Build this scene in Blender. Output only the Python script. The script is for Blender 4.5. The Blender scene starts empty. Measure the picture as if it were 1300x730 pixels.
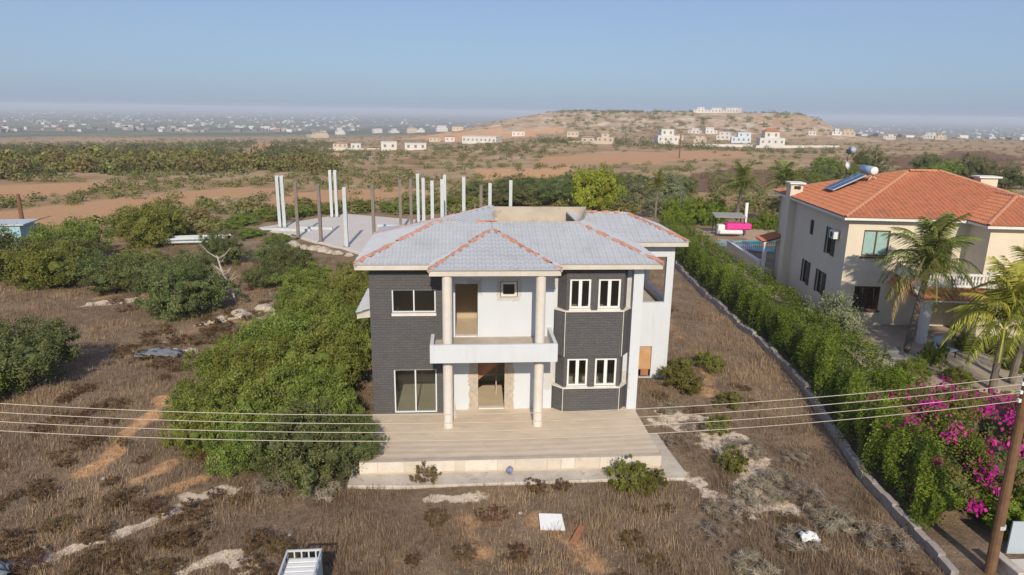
import bpy, bmesh, math, random
import numpy as np
from mathutils import Vector, Matrix, Euler

random.seed(7)
RNG = np.random.default_rng(7)
scene = bpy.context.scene
COL = scene.collection
R = math.radians

# ------------------------------------------------------------------ camera
cam_d = bpy.data.cameras.new('camera')
cam_d.sensor_width = 36.0
cam_d.sensor_fit = 'HORIZONTAL'
cam_d.lens = 24.0
cam_d.clip_start = 0.5
cam_d.clip_end = 80000.0
cam = bpy.data.objects.new('camera', cam_d)
COL.objects.link(cam)
CAM = Vector((3.837, -28.296, 13.094))
_p, _r, _y = R(14.478), R(0.846), R(4.491)
_f = Vector((math.sin(_y) * math.cos(_p), math.cos(_y) * math.cos(_p), -math.sin(_p)))
_rt = Vector((math.cos(_y), -math.sin(_y), 0))
_up = _rt.cross(_f)
_r2 = math.cos(_r) * _rt + math.sin(_r) * _up
_u2 = -math.sin(_r) * _rt + math.cos(_r) * _up
cam.matrix_world = Matrix(((_r2.x, _u2.x, -_f.x, CAM.x), (_r2.y, _u2.y, -_f.y, CAM.y), (_r2.z, _u2.z, -_f.z, CAM.z), (0, 0, 0, 1)))
scene.camera = cam

# ------------------------------------------------------------------ sky, sun, exposure
SUN_ELEV = 31.5
SUN_AZ = 181.0            # degrees from +y, clockwise: the sun stands behind the camera
world = bpy.data.worlds.new('World')
scene.world = world
world.use_nodes = True
wn = world.node_tree
for n in list(wn.nodes):
    wn.nodes.remove(n)
sky = wn.nodes.new('ShaderNodeTexSky')
sky.sky_type = 'NISHITA'
sky.sun_disc = False
sky.sun_elevation = R(SUN_ELEV)
sky.sun_rotation = R(SUN_AZ)
sky.altitude = 50
sky.air_density = 1.0
sky.dust_density = 1.0
sky.ozone_density = 1.0
bg = wn.nodes.new('ShaderNodeBackground')
bg.inputs['Strength'].default_value = 0.082
wo = wn.nodes.new('ShaderNodeOutputWorld')
# summer haze: the clear sky dimmed and an even pale-blue veil over the whole dome
tint = wn.nodes.new('ShaderNodeMix')
tint.data_type = 'RGBA'
tint.blend_type = 'MULTIPLY'
tint.inputs[0].default_value = 1.0
tint.inputs[7].default_value = (0.25, 0.40, 0.46, 1)
veil = wn.nodes.new('ShaderNodeMix')
veil.data_type = 'RGBA'
veil.blend_type = 'ADD'
veil.inputs[0].default_value = 1.0
veil.inputs[7].default_value = (2.45, 2.72, 4.35, 1)
wn.links.new(sky.outputs[0], tint.inputs[6])
wn.links.new(tint.outputs[2], veil.inputs[6])
wn.links.new(veil.outputs[2], bg.inputs[0])
wn.links.new(bg.outputs[0], wo.inputs[0])

sd = bpy.data.lights.new('sun', 'SUN')
sd.energy = 3.9
sd.angle = R(0.9)
sd.color = (1.0, 0.88, 0.71)
sun = bpy.data.objects.new('sun', sd)
COL.objects.link(sun)
_a, _e = R(SUN_AZ), R(SUN_ELEV)
to_sun = Vector((math.sin(_a) * math.cos(_e), math.cos(_a) * math.cos(_e), math.sin(_e)))
sun.rotation_euler = to_sun.to_track_quat('Z', 'Y').to_euler()
sun.location = (0, -40, 40)

vs = scene.view_settings
vs.view_transform = 'Standard'
vs.look = 'None'
vs.exposure = 0.16
vs.gamma = 1.0
vs.use_curve_mapping = False
cy = scene.cycles
cy.use_denoising = True
cy.max_bounces = 6
cy.diffuse_bounces = 3
cy.glossy_bounces = 2
cy.transmission_bounces = 4
cy.transparent_max_bounces = 12
cy.volume_bounces = 1
cy.caustics_reflective = False
cy.caustics_refractive = False

# ------------------------------------------------------------------ materials
def node_mat(name):
    m = bpy.data.materials.new(name)
    m.use_nodes = True
    nt = m.node_tree
    for n in list(nt.nodes):
        nt.nodes.remove(n)
    out = nt.nodes.new('ShaderNodeOutputMaterial')
    b = nt.nodes.new('ShaderNodeBsdfPrincipled')
    nt.links.new(b.outputs[0], out.inputs[0])
    return m, nt, b, out

def N(nt, t, **kw):
    n = nt.nodes.new(t)
    for k, v in kw.items():
        if k.startswith('i_'):
            n.inputs[k[2:].replace('_', ' ')].default_value = v
        else:
            setattr(n, k, v)
    return n

def c4(c):
    return (c[0], c[1], c[2], 1.0)

def noise(nt, vec, scale, detail=5, rough=0.6):
    n = N(nt, 'ShaderNodeTexNoise')
    n.inputs['Scale'].default_value = scale
    n.inputs['Detail'].default_value = detail
    n.inputs['Roughness'].default_value = rough
    if vec is not None:
        nt.links.new(vec, n.inputs['Vector'])
    return n

def ramp(nt, fac, stops, interp='LINEAR'):
    r = N(nt, 'ShaderNodeValToRGB')
    r.color_ramp.interpolation = interp
    els = r.color_ramp.elements
    while len(els) > 1:
        els.remove(els[-1])
    els[0].position = stops[0][0]
    els[0].color = c4(stops[0][1])
    for p, c in stops[1:]:
        e = els.new(p)
        e.color = c4(c)
    nt.links.new(fac, r.inputs[0])
    return r

def mixc(nt, fac, a, b, mode='MIX'):
    m = N(nt, 'ShaderNodeMix', data_type='RGBA', blend_type=mode)
    m.clamp_factor = True
    for sock, v in ((m.inputs[0], fac), (m.inputs[6], a), (m.inputs[7], b)):
        if isinstance(v, (int, float)):
            sock.default_value = v
        elif isinstance(v, tuple):
            sock.default_value = c4(v)
        else:
            nt.links.new(v, sock)
    return m.outputs[2]

def math_n(nt, op, a, b=0.0, clamp=False):
    m = N(nt, 'ShaderNodeMath', operation=op)
    m.use_clamp = clamp
    for i, v in enumerate((a, b)):
        if isinstance(v, (int, float)):
            m.inputs[i].default_value = v
        else:
            nt.links.new(v, m.inputs[i])
    return m.outputs[0]

def bump(nt, b, h, strength=0.3, dist=0.02):
    bp = N(nt, 'ShaderNodeBump')
    bp.inputs['Strength'].default_value = strength
    bp.inputs['Distance'].default_value = dist
    nt.links.new(h, bp.inputs['Height'])
    nt.links.new(bp.outputs[0], b.inputs['Normal'])

def plain(name, c1, c2=None, scale=2.0, rough=0.85, metal=0.0, bumpy=0.15, spec=0.3, stains=None, fine=40.0, streak=None):
    """two tones mixed by noise, optional third stain tone, fine bump"""
    m, nt, b, out = node_mat(name)
    tc = N(nt, 'ShaderNodeTexCoord')
    c2 = c2 or tuple(x * 0.85 for x in c1)
    n1 = noise(nt, tc.outputs['Object'], scale, 6, 0.65)
    r1 = ramp(nt, n1.outputs['Fac'], [(0.35, c1), (0.68, c2)])
    col = r1.outputs[0]
    if stains:
        n2 = noise(nt, tc.outputs['Object'], stains[1], 8, 0.7)
        r2 = ramp(nt, n2.outputs['Fac'], [(stains[2], (0, 0, 0)), (stains[3], (1, 1, 1))])
        col = mixc(nt, r2.outputs[0], col, stains[0])
    if streak:
        mp = N(nt, 'ShaderNodeMapping')
        mp.inputs['Scale'].default_value = (1, 1, 0.12)
        nt.links.new(tc.outputs['Object'], mp.inputs['Vector'])
        n4 = noise(nt, mp.outputs[0], streak[1], 6, 0.7)
        r4 = ramp(nt, n4.outputs['Fac'], [(0.5, (0, 0, 0)), (0.8, (1, 1, 1))])
        col = mixc(nt, math_n(nt, 'MULTIPLY', r4.outputs[0], streak[2]), col, streak[0])
    nt.links.new(col, b.inputs['Base Color'])
    b.inputs['Roughness'].default_value = rough
    b.inputs['Metallic'].default_value = metal
    b.inputs['Specular IOR Level'].default_value = spec
    if bumpy:
        n3 = noise(nt, tc.outputs['Object'], fine, 3, 0.6)
        bump(nt, b, n3.outputs['Fac'], bumpy, 0.02)
    return m

def foliage(name, dark, mid, light, trans=0.25, hue=0.06):
    dark, mid, light = [(c[0] * 1.95, c[1] * 1.85, c[2] * 1.5) for c in (dark, mid, light)]
    m, nt, b, out = node_mat(name)
    at = N(nt, 'ShaderNodeAttribute', attribute_name='tone')
    r = ramp(nt, at.outputs['Fac'], [(0.0, dark), (0.5, mid), (1.0, light)])
    oi = N(nt, 'ShaderNodeObjectInfo')
    hs = N(nt, 'ShaderNodeHueSaturation')
    v = N(nt, 'ShaderNodeMapRange')
    v.inputs['To Min'].default_value = 0.5 - hue * 0.35
    v.inputs['To Max'].default_value = 0.5 + hue * 0.35
    nt.links.new(oi.outputs['Random'], v.inputs['Value'])
    nt.links.new(v.outputs[0], hs.inputs['Hue'])
    v2 = N(nt, 'ShaderNodeMapRange')
    v2.inputs['To Min'].default_value = 0.85
    v2.inputs['To Max'].default_value = 1.15
    nt.links.new(oi.outputs['Random'], v2.inputs['Value'])
    nt.links.new(v2.outputs[0], hs.inputs['Value'])
    nt.links.new(r.outputs[0], hs.inputs['Color'])
    nt.links.new(hs.outputs[0], b.inputs['Base Color'])
    b.inputs['Roughness'].default_value = 0.8
    b.inputs['Specular IOR Level'].default_value = 0.1
    if trans > 0:
        t = N(nt, 'ShaderNodeBsdfTranslucent')
        nt.links.new(hs.outputs[0], t.inputs[0])
        mx = N(nt, 'ShaderNodeMixShader')
        mx.inputs[0].default_value = trans
        nt.links.new(b.outputs[0], mx.inputs[1])
        nt.links.new(t.outputs[0], mx.inputs[2])
        nt.links.new(mx.outputs[0], out.inputs[0])
    return m

def glass(name, tint=(0.82, 0.86, 0.86), refl=0.05):
    m, nt, b, out = node_mat(name)
    nt.nodes.remove(b)
    t = N(nt, 'ShaderNodeBsdfTransparent')
    t.inputs[0].default_value = c4(tint)
    g = N(nt, 'ShaderNodeBsdfGlossy')
    g.inputs['Roughness'].default_value = 0.03
    lw = N(nt, 'ShaderNodeLayerWeight')
    lw.inputs[0].default_value = 0.25
    f = math_n(nt, 'ADD', math_n(nt, 'MULTIPLY', lw.outputs['Fresnel'], 0.8), refl, True)
    mx = N(nt, 'ShaderNodeMixShader')
    nt.links.new(f, mx.inputs[0])
    nt.links.new(t.outputs[0], mx.inputs[1])
    nt.links.new(g.outputs[0], mx.inputs[2])
    nt.links.new(mx.outputs[0], out.inputs[0])
    return m

MAT = {}
MAT['white_render'] = plain('white_render', (0.60, 0.63, 0.665), (0.57, 0.60, 0.63), 0.7, 0.9, bumpy=0.12, stains=((0.50, 0.50, 0.50), 1.3, 0.6, 0.9), streak=((0.46, 0.44, 0.41), 4.0, 0.4))
MAT['fascia'] = plain('fascia', (0.62, 0.57, 0.50), (0.50, 0.45, 0.38), 1.2, 0.9, stains=((0.30, 0.25, 0.2), 3.0, 0.6, 0.85))
MAT['beige_concrete'] = plain('beige_concrete', (0.50, 0.44, 0.36), (0.40, 0.345, 0.28), 1.5, 0.95, stains=((0.25, 0.21, 0.17), 2.5, 0.58, 0.8))
MAT['column'] = plain('column', (0.68, 0.64, 0.58), (0.60, 0.555, 0.50), 3.0, 0.9, bumpy=0.1)
MAT['apron'] = plain('apron', (0.58, 0.52, 0.44), (0.45, 0.40, 0.33), 1.3, 0.95, bumpy=0.4, stains=((0.22, 0.18, 0.14), 2.2, 0.55, 0.75))
MAT['slab'] = plain('slab', (0.60, 0.555, 0.50), (0.54, 0.50, 0.45), 0.35, 0.95, bumpy=0.1, stains=((0.44, 0.40, 0.35), 0.9, 0.58, 0.85))
MAT['mortar'] = plain('mortar', (0.46, 0.41, 0.36), (0.36, 0.31, 0.27), 5.0, 0.95)
MAT['ridge_red'] = plain('ridge_red', (0.50, 0.20, 0.135), (0.44, 0.27, 0.21), 4.0, 0.9, bumpy=0.3, stains=((0.5, 0.42, 0.37), 5.0, 0.55, 0.75))
MAT['alu'] = plain('alu', (0.66, 0.70, 0.72), (0.62, 0.66, 0.68), 3, 0.4, bumpy=0)
MAT['pvc'] = plain('pvc', (0.74, 0.75, 0.74), (0.70, 0.71, 0.70), 3, 0.5, bumpy=0)
MAT['sill'] = plain('sill', (0.72, 0.68, 0.62), (0.62, 0.58, 0.52), 4, 0.8)
MAT['glass'] = glass('window_glass')
MAT['room'] = plain('room', (0.50, 0.41, 0.30), (0.42, 0.34, 0.24), 1.0, 0.95)
MAT['room_floor'] = plain('room_floor', (0.62, 0.51, 0.36), (0.54, 0.43, 0.30), 1.0, 0.9)
MAT['brick_red'] = plain('brick_red', (0.40, 0.18, 0.09), (0.30, 0.13, 0.07), 3.0, 0.95)
MAT['terracotta'] = plain('terracotta', (0.52, 0.20, 0.10), (0.40, 0.15, 0.078), 2.6, 0.85, bumpy=0.1, stains=((0.27, 0.14, 0.09), 1.2, 0.52, 0.8))
MAT['terracotta_ridge'] = plain('terracotta_ridge', (0.56, 0.27, 0.16), (0.48, 0.22, 0.13), 2.5, 0.85)
MAT['tan_wall'] = plain('tan_wall', (0.69, 0.61, 0.485), (0.64, 0.56, 0.445), 0.8, 0.95, bumpy=0.1, stains=((0.54, 0.43, 0.31), 1.1, 0.62, 0.9))
MAT['white_trim'] = plain('white_trim', (0.74, 0.73, 0.70), (0.66, 0.65, 0.62), 2.0, 0.8)
MAT['brown_wood'] = plain('brown_wood', (0.12, 0.065, 0.035), (0.09, 0.05, 0.028), 4, 0.7)
MAT['green_shutter'] = plain('green_shutter', (0.045, 0.06, 0.05), (0.035, 0.045, 0.04), 4, 0.6)
MAT['curtain'] = plain('curtain', (0.32, 0.48, 0.44), (0.26, 0.40, 0.37), 6, 0.9)
MAT['dark_room'] = plain('dark_room', (0.05, 0.045, 0.04), (0.035, 0.03, 0.03), 1.0, 0.95)
MAT['paving'] = plain('paving', (0.42, 0.35, 0.27), (0.34, 0.285, 0.22), 0.8, 0.95, stains=((0.24, 0.2, 0.16), 0.9, 0.58, 0.8))
MAT['block_wall'] = plain('block_wall', (0.38, 0.34, 0.30), (0.28, 0.245, 0.21), 1.5, 0.95, bumpy=0.4, stains=((0.16, 0.13, 0.1), 1.6, 0.52, 0.72))
MAT['bark'] = plain('bark', (0.16, 0.12, 0.09), (0.10, 0.075, 0.055), 6, 0.95, bumpy=0.5)
MAT['palm_bark'] = plain('palm_bark', (0.22, 0.185, 0.15), (0.13, 0.105, 0.085), 5, 0.95, bumpy=0.6)
MAT['dead_wood'] = plain('dead_wood', (0.50, 0.45, 0.39), (0.36, 0.32, 0.27), 6, 0.9)
MAT['pole_wood'] = plain('pole_wood', (0.20, 0.115, 0.06), (0.13, 0.07, 0.037), 3, 0.85, bumpy=0.4)
MAT['steel_white'] = plain('steel_white', (0.52, 0.56, 0.57), (0.45, 0.49, 0.50), 1.2, 0.5, bumpy=0, stains=((0.30, 0.22, 0.16), 2.5, 0.62, 0.8))
MAT['steel_rust'] = plain('steel_rust', (0.23, 0.19, 0.165), (0.17, 0.15, 0.135), 1.5, 0.8, bumpy=0.1)
MAT['wire'] = plain('wire', (0.50, 0.45, 0.37), (0.46, 0.41, 0.34), 2, 0.6, bumpy=0)
MAT['rock'] = plain('rock', (0.52, 0.46, 0.38), (0.36, 0.30, 0.23), 1.2, 0.95, bumpy=0.6, fine=9.0, stains=((0.25, 0.17, 0.11), 2.0, 0.55, 0.75))
MAT['blue_shed'] = plain('blue_shed', (0.34, 0.52, 0.58), (0.28, 0.45, 0.52), 1.5, 0.6)
MAT['blue_tarp'] = plain('blue_tarp', (0.20, 0.22, 0.24), (0.13, 0.15, 0.165), 2.5, 0.5, bumpy=0.5, fine=6)
MAT['pink'] = plain('pink', (0.72, 0.05, 0.30), (0.66, 0.04, 0.26), 2, 0.6, bumpy=0)
MAT['grey_fabric'] = plain('grey_fabric', (0.30, 0.30, 0.27), (0.25, 0.25, 0.22), 2, 0.8)
MAT['dark_metal'] = plain('dark_metal', (0.04, 0.045, 0.05), (0.03, 0.035, 0.04), 2, 0.5, bumpy=0)
MAT['gate_blue'] = plain('gate_blue', (0.42, 0.48, 0.53), (0.38, 0.44, 0.49), 1.0, 0.6, bumpy=0)
MAT['far_white'] = plain('far_white', (0.64, 0.62, 0.58), (0.56, 0.54, 0.50), 0.2, 0.9, bumpy=0)
MAT['far_tan'] = plain('far_tan', (0.56, 0.47, 0.36), (0.50, 0.42, 0.32), 0.2, 0.9, bumpy=0)
MAT['far_blue'] = plain('far_blue', (0.56, 0.62, 0.68), (0.52, 0.58, 0.64), 0.2, 0.9, bumpy=0)
MAT['far_window'] = plain('far_window', (0.20, 0.20, 0.20), (0.16, 0.16, 0.17), 0.2, 0.4, bumpy=0)
MAT['ply'] = plain('ply', (0.46, 0.25, 0.11), (0.52, 0.33, 0.18), 2.0, 0.8)
MAT['twine_blue'] = plain('twine_blue', (0.10, 0.14, 0.30), (0.3, 0.32, 0.4), 8, 0.7)

MAT['leaf_acacia'] = foliage('leaf_acacia', (0.058, 0.078, 0.02), (0.096, 0.122, 0.03), (0.155, 0.175, 0.055), hue=0.07)
MAT['leaf_olive'] = foliage('leaf_olive', (0.07, 0.085, 0.055), (0.11, 0.125, 0.08), (0.17, 0.185, 0.125))
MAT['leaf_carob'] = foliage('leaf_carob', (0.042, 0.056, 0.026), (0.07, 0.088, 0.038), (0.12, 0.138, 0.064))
MAT['leaf_hedge'] = foliage('leaf_hedge', (0.05, 0.078, 0.013), (0.088, 0.13, 0.02), (0.15, 0.2, 0.033), hue=0.03)
MAT['leaf_yellow'] = foliage('leaf_yellow', (0.085, 0.105, 0.014), (0.145, 0.165, 0.022), (0.215, 0.225, 0.04))
MAT['leaf_palm'] = foliage('leaf_palm', (0.05, 0.07, 0.022), (0.085, 0.11, 0.033), (0.15, 0.17, 0.058))
MAT['leaf_palm_light'] = foliage('leaf_palm_light', (0.10, 0.13, 0.025), (0.18, 0.20, 0.04), (0.27, 0.27, 0.06))
MAT['leaf_dry'] = foliage('leaf_dry', (0.15, 0.105, 0.06), (0.22, 0.16, 0.095), (0.30, 0.23, 0.15))
MAT['leaf_bract'] = foliage('leaf_bract', (0.15, 0.006, 0.105), (0.24, 0.011, 0.165), (0.31, 0.04, 0.23), hue=0.02)
MAT['leaf_dryshrub'] = foliage('leaf_dryshrub', (0.05, 0.033, 0.022), (0.085, 0.056, 0.036), (0.14, 0.096, 0.06))
MAT['leaf_lentisk'] = foliage('leaf_lentisk', (0.055, 0.06, 0.018), (0.09, 0.094, 0.026), (0.145, 0.142, 0.048))
MAT['leaf_scrub'] = foliage('leaf_scrub', (0.085, 0.085, 0.035), (0.125, 0.12, 0.05), (0.19, 0.17, 0.085), hue=0.12)
MAT['leaf_twig'] = foliage('leaf_twig', (0.1, 0.088, 0.082), (0.15, 0.133, 0.122), (0.22, 0.195, 0.18), trans=0.1)
MAT['grass_dry'] = foliage('grass_dry', (0.088, 0.068, 0.053), (0.152, 0.118, 0.09), (0.25, 0.2, 0.148), trans=0.15)

# ------------------------------------------------------------------ mesh helpers
def sst(a, b, x):
    t = np.clip((x - a) / (b - a), 0, 1)
    return t * t * (3 - 2 * t)

class MB:
    """collects boxes, prisms, tubes and faces; build() links them as one mesh object"""
    def __init__(self):
        self.v = []
        self.f = []
    def add(self, vs, fs):
        o = len(self.v)
        self.v += [tuple(p) for p in vs]
        self.f += [tuple(i + o for i in f) for f in fs]
        return self
    def box(self, x0, x1, y0, y1, z0, z1):
        return self.add([(x0, y0, z0), (x1, y0, z0), (x1, y1, z0), (x0, y1, z0), (x0, y0, z1), (x1, y0, z1), (x1, y1, z1), (x0, y1, z1)],
                        [(0, 3, 2, 1), (4, 5, 6, 7), (0, 1, 5, 4), (1, 2, 6, 5), (2, 3, 7, 6), (3, 0, 4, 7)])
    def prism(self, poly, z0, z1):
        n = len(poly)
        zz0 = z0 if isinstance(z0, (list, tuple)) else [z0] * n
        zz1 = z1 if isinstance(z1, (list, tuple)) else [z1] * n
        vs = [(p[0], p[1], zz0[i]) for i, p in enumerate(poly)] + [(p[0], p[1], zz1[i]) for i, p in enumerate(poly)]
        fs = [tuple(range(n - 1, -1, -1)), tuple(range(n, 2 * n))]
        fs += [(i, (i + 1) % n, n + (i + 1) % n, n + i) for i in range(n)]
        return self.add(vs, fs)
    def tube(self, pts, rad, seg=6, cap=True):
        pts = [Vector(p) for p in pts]
        rads = rad if isinstance(rad, (list, tuple)) else [rad] * len(pts)
        vs, fs = [], []
        for i, p in enumerate(pts):
            d = (pts[min(i + 1, len(pts) - 1)] - pts[max(i - 1, 0)]).normalized()
            a = d.cross(Vector((0, 0, 1)))
            if a.length < 0.05:
                a = d.cross(Vector((1, 0, 0)))
            a.normalize()
            b = a.cross(d)
            for k in range(seg):
                t = 2 * math.pi * k / seg
                vs.append(p + (a * math.cos(t) + b * math.sin(t)) * rads[i])
        for i in range(len(pts) - 1):
            for k in range(seg):
                fs.append((i * seg + k, i * seg + (k + 1) % seg, (i + 1) * seg + (k + 1) % seg, (i + 1) * seg + k))
        if cap:
            fs.append(tuple(range(seg - 1, -1, -1)))
            fs.append(tuple(range((len(pts) - 1) * seg, len(pts) * seg)))
        return self.add(vs, fs)
    def lathe(self, prof, cx=0, cy=0, seg=16):
        vs, fs = [], []
        for r, z in prof:
            for k in range(seg):
                t = 2 * math.pi * k / seg
                vs.append((cx + r * math.cos(t), cy + r * math.sin(t), z))
        m = len(prof)
        for i in range(m - 1):
            for k in range(seg):
                fs.append((i * seg + k, i * seg + (k + 1) % seg, (i + 1) * seg + (k + 1) % seg, (i + 1) * seg + k))
        fs.append(tuple(range(seg - 1, -1, -1)))
        fs.append(tuple(range((m - 1) * seg, m * seg)))
        return self.add(vs, fs)
    def wall(self, axis, a0, a1, z0, z1, t0, t1, holes=()):
        """upright slab with rectangular holes; axis 'x': runs along x, thickness in y"""
        xs = sorted({a0, a1, *[h[0] for h in holes], *[h[1] for h in holes]})
        for i in range(len(xs) - 1):
            c = (xs[i] + xs[i + 1]) / 2
            zs = [z0]
            hh = sorted([(h[2], h[3]) for h in holes if h[0] < c < h[1]])
            for h in hh:
                if h[0] > zs[-1]:
                    self._slab(axis, xs[i], xs[i + 1], t0, t1, zs[-1], h[0])
                zs.append(h[1])
            if z1 > zs[-1]:
                self._slab(axis, xs[i], xs[i + 1], t0, t1, zs[-1], z1)
        return self
    def _slab(self, axis, a0, a1, t0, t1, z0, z1):
        if axis == 'x':
            self.box(a0, a1, t0, t1, z0, z1)
        else:
            self.box(t0, t1, a0, a1, z0, z1)
    def mesh(self, name, mat, smooth=False):
        me = bpy.data.meshes.new(name)
        me.from_pydata(self.v, [], self.f)
        me.materials.append(MAT[mat] if isinstance(mat, str) else mat)
        if smooth:
            me.polygons.foreach_set('use_smooth', [True] * len(me.polygons))
        me.update()
        return me
    def build(self, name, mat, parent=None, smooth=False, bevel=0.0):
        o = link(name, self.mesh(name, mat, smooth), parent)
        if bevel:
            b = o.modifiers.new('bevel', 'BEVEL')
            b.width = bevel
            b.segments = 1
            b.limit_method = 'ANGLE'
        return o

def link(name, data, parent=None, loc=None, rot=None, scale=None):
    o = bpy.data.objects.new(name, data)
    COL.objects.link(o)
    if parent is not None:
        o.parent = parent
    if loc is not None:
        o.location = loc
    if rot is not None:
        o.rotation_euler = rot
    if scale is not None:
        o.scale = scale if isinstance(scale, (tuple, list)) else (scale,) * 3
    return o

def tag(o, label=None, cat=None, group=None, kind=None):
    if label:
        o['label'] = label
    if cat:
        o['category'] = cat
    if group:
        o['group'] = group
    if kind:
        o['kind'] = kind
    return o

def thing(name, label, cat, loc=(0, 0, 0), rz=0.0, group=None):
    o = link(name, None, None, loc, (0, 0, rz))
    o.empty_display_size = 0.5
    return tag(o, label, cat, group)

def copy_tree(o, parent=None):
    c = o.copy()
    COL.objects.link(c)
    c.parent = parent
    for ch in list(o.children):
        copy_tree(ch, c)
    return c

def fast_mesh(name, V, F, mat, tone=None, smooth=False):
    """big mesh from numpy arrays; F is (n,3) or (n,4); tone is one float per face"""
    V = np.asarray(V, np.float32)
    F = np.asarray(F, np.int32)
    me = bpy.data.meshes.new(name)
    me.vertices.add(len(V))
    me.vertices.foreach_set('co', V.ravel())
    k = F.shape[1]
    me.loops.add(F.size)
    me.loops.foreach_set('vertex_index', F.ravel())
    me.polygons.add(len(F))
    me.polygons.foreach_set('loop_start', np.arange(0, F.size, k, dtype=np.int32))
    me.polygons.foreach_set('loop_total', np.full(len(F), k, np.int32))
    if smooth:
        me.polygons.foreach_set('use_smooth', np.ones(len(F), bool))
    me.update(calc_edges=True)
    if tone is not None:
        at = me.attributes.new('tone', 'FLOAT', 'FACE')
        at.data.foreach_set('value', np.asarray(tone, np.float32))
    me.materials.append(MAT[mat] if isinstance(mat, str) else mat)
    return me

def unit(v):
    return v / np.maximum(np.linalg.norm(v, axis=1, keepdims=True), 1e-6)

def leaf_cards(P, Nrm, size, rng, aspect=2.2, jitter=0.8, updir=0.0):
    """rhombic leaf faces at P, roughly facing Nrm"""
    n = len(P)
    nr = unit(Nrm + rng.normal(size=(n, 3)) * jitter)
    a = rng.normal(size=(n, 3))
    a[:, 2] += updir
    t = unit(a - nr * (a * nr).sum(1, keepdims=True))
    b = np.cross(nr, t)
    s = (np.asarray(size) * np.ones(n) * rng.uniform(0.6, 1.35, n))[:, None]
    V = np.stack([P - t * s * 0.5, P + b * s * 0.5 / aspect, P + t * s * 0.5, P - b * s * 0.5 / aspect], 1).reshape(-1, 3)
    F = np.arange(4 * n).reshape(-1, 4)
    return V, F

def lump_noise(D, rng, k=7, amp=0.22):
    """smooth lumps over directions"""
    w = np.ones(len(D))
    for _ in range(k):
        c = rng.normal(size=3)
        c /= np.linalg.norm(c)
        w += amp * rng.uniform(-1, 1) * np.exp(-((D - c) ** 2).sum(1) * rng.uniform(2, 8))
    return w

def crown(name, blobs, n, size, mat, seed, floor=None, shell=0.72, aspect=2.2, updir=0.0, jitter=0.8):
    """leaf clumps spread through overlapping lumpy blobs (cx,cy,cz,rx,ry,rz)"""
    rng = np.random.default_rng(seed)
    vol = np.array([b[3] * b[4] + b[5] * b[3] for b in blobs])
    cnt = rng.multinomial(n, vol / vol.sum())
    Ps, Ns, Ts = [], [], []
    for b, c in zip(blobs, cnt):
        # clump centres on the surface, leaves round them
        nc = max(9, c // 85)
        D = unit(rng.normal(size=(nc, 3)))
        rr = lump_noise(D, rng) * (shell - 0.12 + (1.16 - shell) * rng.random(nc) ** 0.6)
        Cc = D * rr[:, None]
        idx = rng.integers(0, nc, c)
        P = Cc[idx] + rng.normal(size=(c, 3)) * (0.075 + 0.10 * rng.random(nc) ** 2)[idx][:, None]
        Nn = unit(D[idx] + np.array([0, 0, 0.35]))
        ct = rng.uniform(0, 1, nc)
        T = np.clip(ct[idx] * 0.75 + rng.uniform(-.1, .35, c), 0, 1)
        Ps.append(P * np.array(b[3:6]) + np.array(b[0:3]))
        Ns.append(Nn)
        Ts.append(T)
    P = np.concatenate(Ps)
    Nn = np.concatenate(Ns)
    T = np.concatenate(Ts)
    if floor is not None:
        k = P[:, 2] > floor
        P, Nn, T = P[k], Nn[k], T[k]
    V, F = leaf_cards(P, Nn, size, rng, aspect, jitter, updir)
    return fast_mesh(name, V, F, mat, T)

def ico_core(name, blobs, mat, seed, shrink=0.72):
    """rough dark inner mass so that the crown is not hollow"""
    rng = np.random.default_rng(seed)
    mb = MB()
    for b in blobs:
        bm = bmesh.new()
        bmesh.ops.create_icosphere(bm, subdivisions=2, radius=1.0)
        vs = []
        for v in bm.verts:
            k = shrink * rng.uniform(0.8, 1.15)
            vs.append((b[0] + v.co.x * b[3] * k, b[1] + v.co.y * b[4] * k, b[2] + v.co.z * b[5] * k))
        mb.add(vs, [tuple(v.index for v in f.verts) for f in bm.faces])
        bm.free()
    me = mb.mesh(name, mat)
    at = me.attributes.new('tone', 'FLOAT', 'FACE')
    at.data.foreach_set('value', rng.uniform(0, 0.5, len(me.polygons)).astype(np.float32))  # darker half of the tones: shade inside the crown is put into the colour
    return me
MAT['solar_blue'] = plain('solar_blue', (0.035, 0.09, 0.20), (0.03, 0.075, 0.17), 2, 0.25, bumpy=0, spec=0.6)
MAT['solar_tank'] = plain('solar_tank', (0.30, 0.42, 0.58), (0.26, 0.38, 0.54), 2, 0.3, bumpy=0, spec=0.6)
MAT['deck_tan'] = plain('deck_tan', (0.46, 0.34, 0.24), (0.40, 0.29, 0.2), 0.8, 0.9)
MAT['pool'] = plain('pool', (0.02, 0.30, 0.33), (0.02, 0.26, 0.30), 1.0, 0.2, bumpy=0.1, spec=0.15, fine=3)
MAT['rock_grey'] = plain('rock_grey', (0.24, 0.235, 0.23), (0.17, 0.165, 0.16), 2, 0.9, bumpy=0.5, fine=8)
MAT['far_roof'] = plain('far_roof', (0.42, 0.30, 0.21), (0.36, 0.25, 0.18), 0.3, 0.9, bumpy=0)
MAT['leaf_scrub_far'] = foliage('leaf_scrub_far', (0.050, 0.058, 0.024), (0.085, 0.092, 0.038), (0.14, 0.135, 0.062), trans=0.1, hue=0)
def _town():
    m, nt, b, out = node_mat('far_town')
    g = N(nt, 'ShaderNodeNewGeometry')
    r = ramp(nt, g.outputs['Random Per Island'], [(0.0, (0.55, 0.53, 0.50)), (0.22, (0.38, 0.33, 0.27)), (0.5, (0.20, 0.19, 0.17)), (0.85, (0.66, 0.65, 0.64)), (0.93, (0.30, 0.17, 0.12))], 'CONSTANT')
    nt.links.new(r.outputs[0], b.inputs['Base Color'])
    b.inputs['Roughness'].default_value = 0.9
    return m
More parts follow.
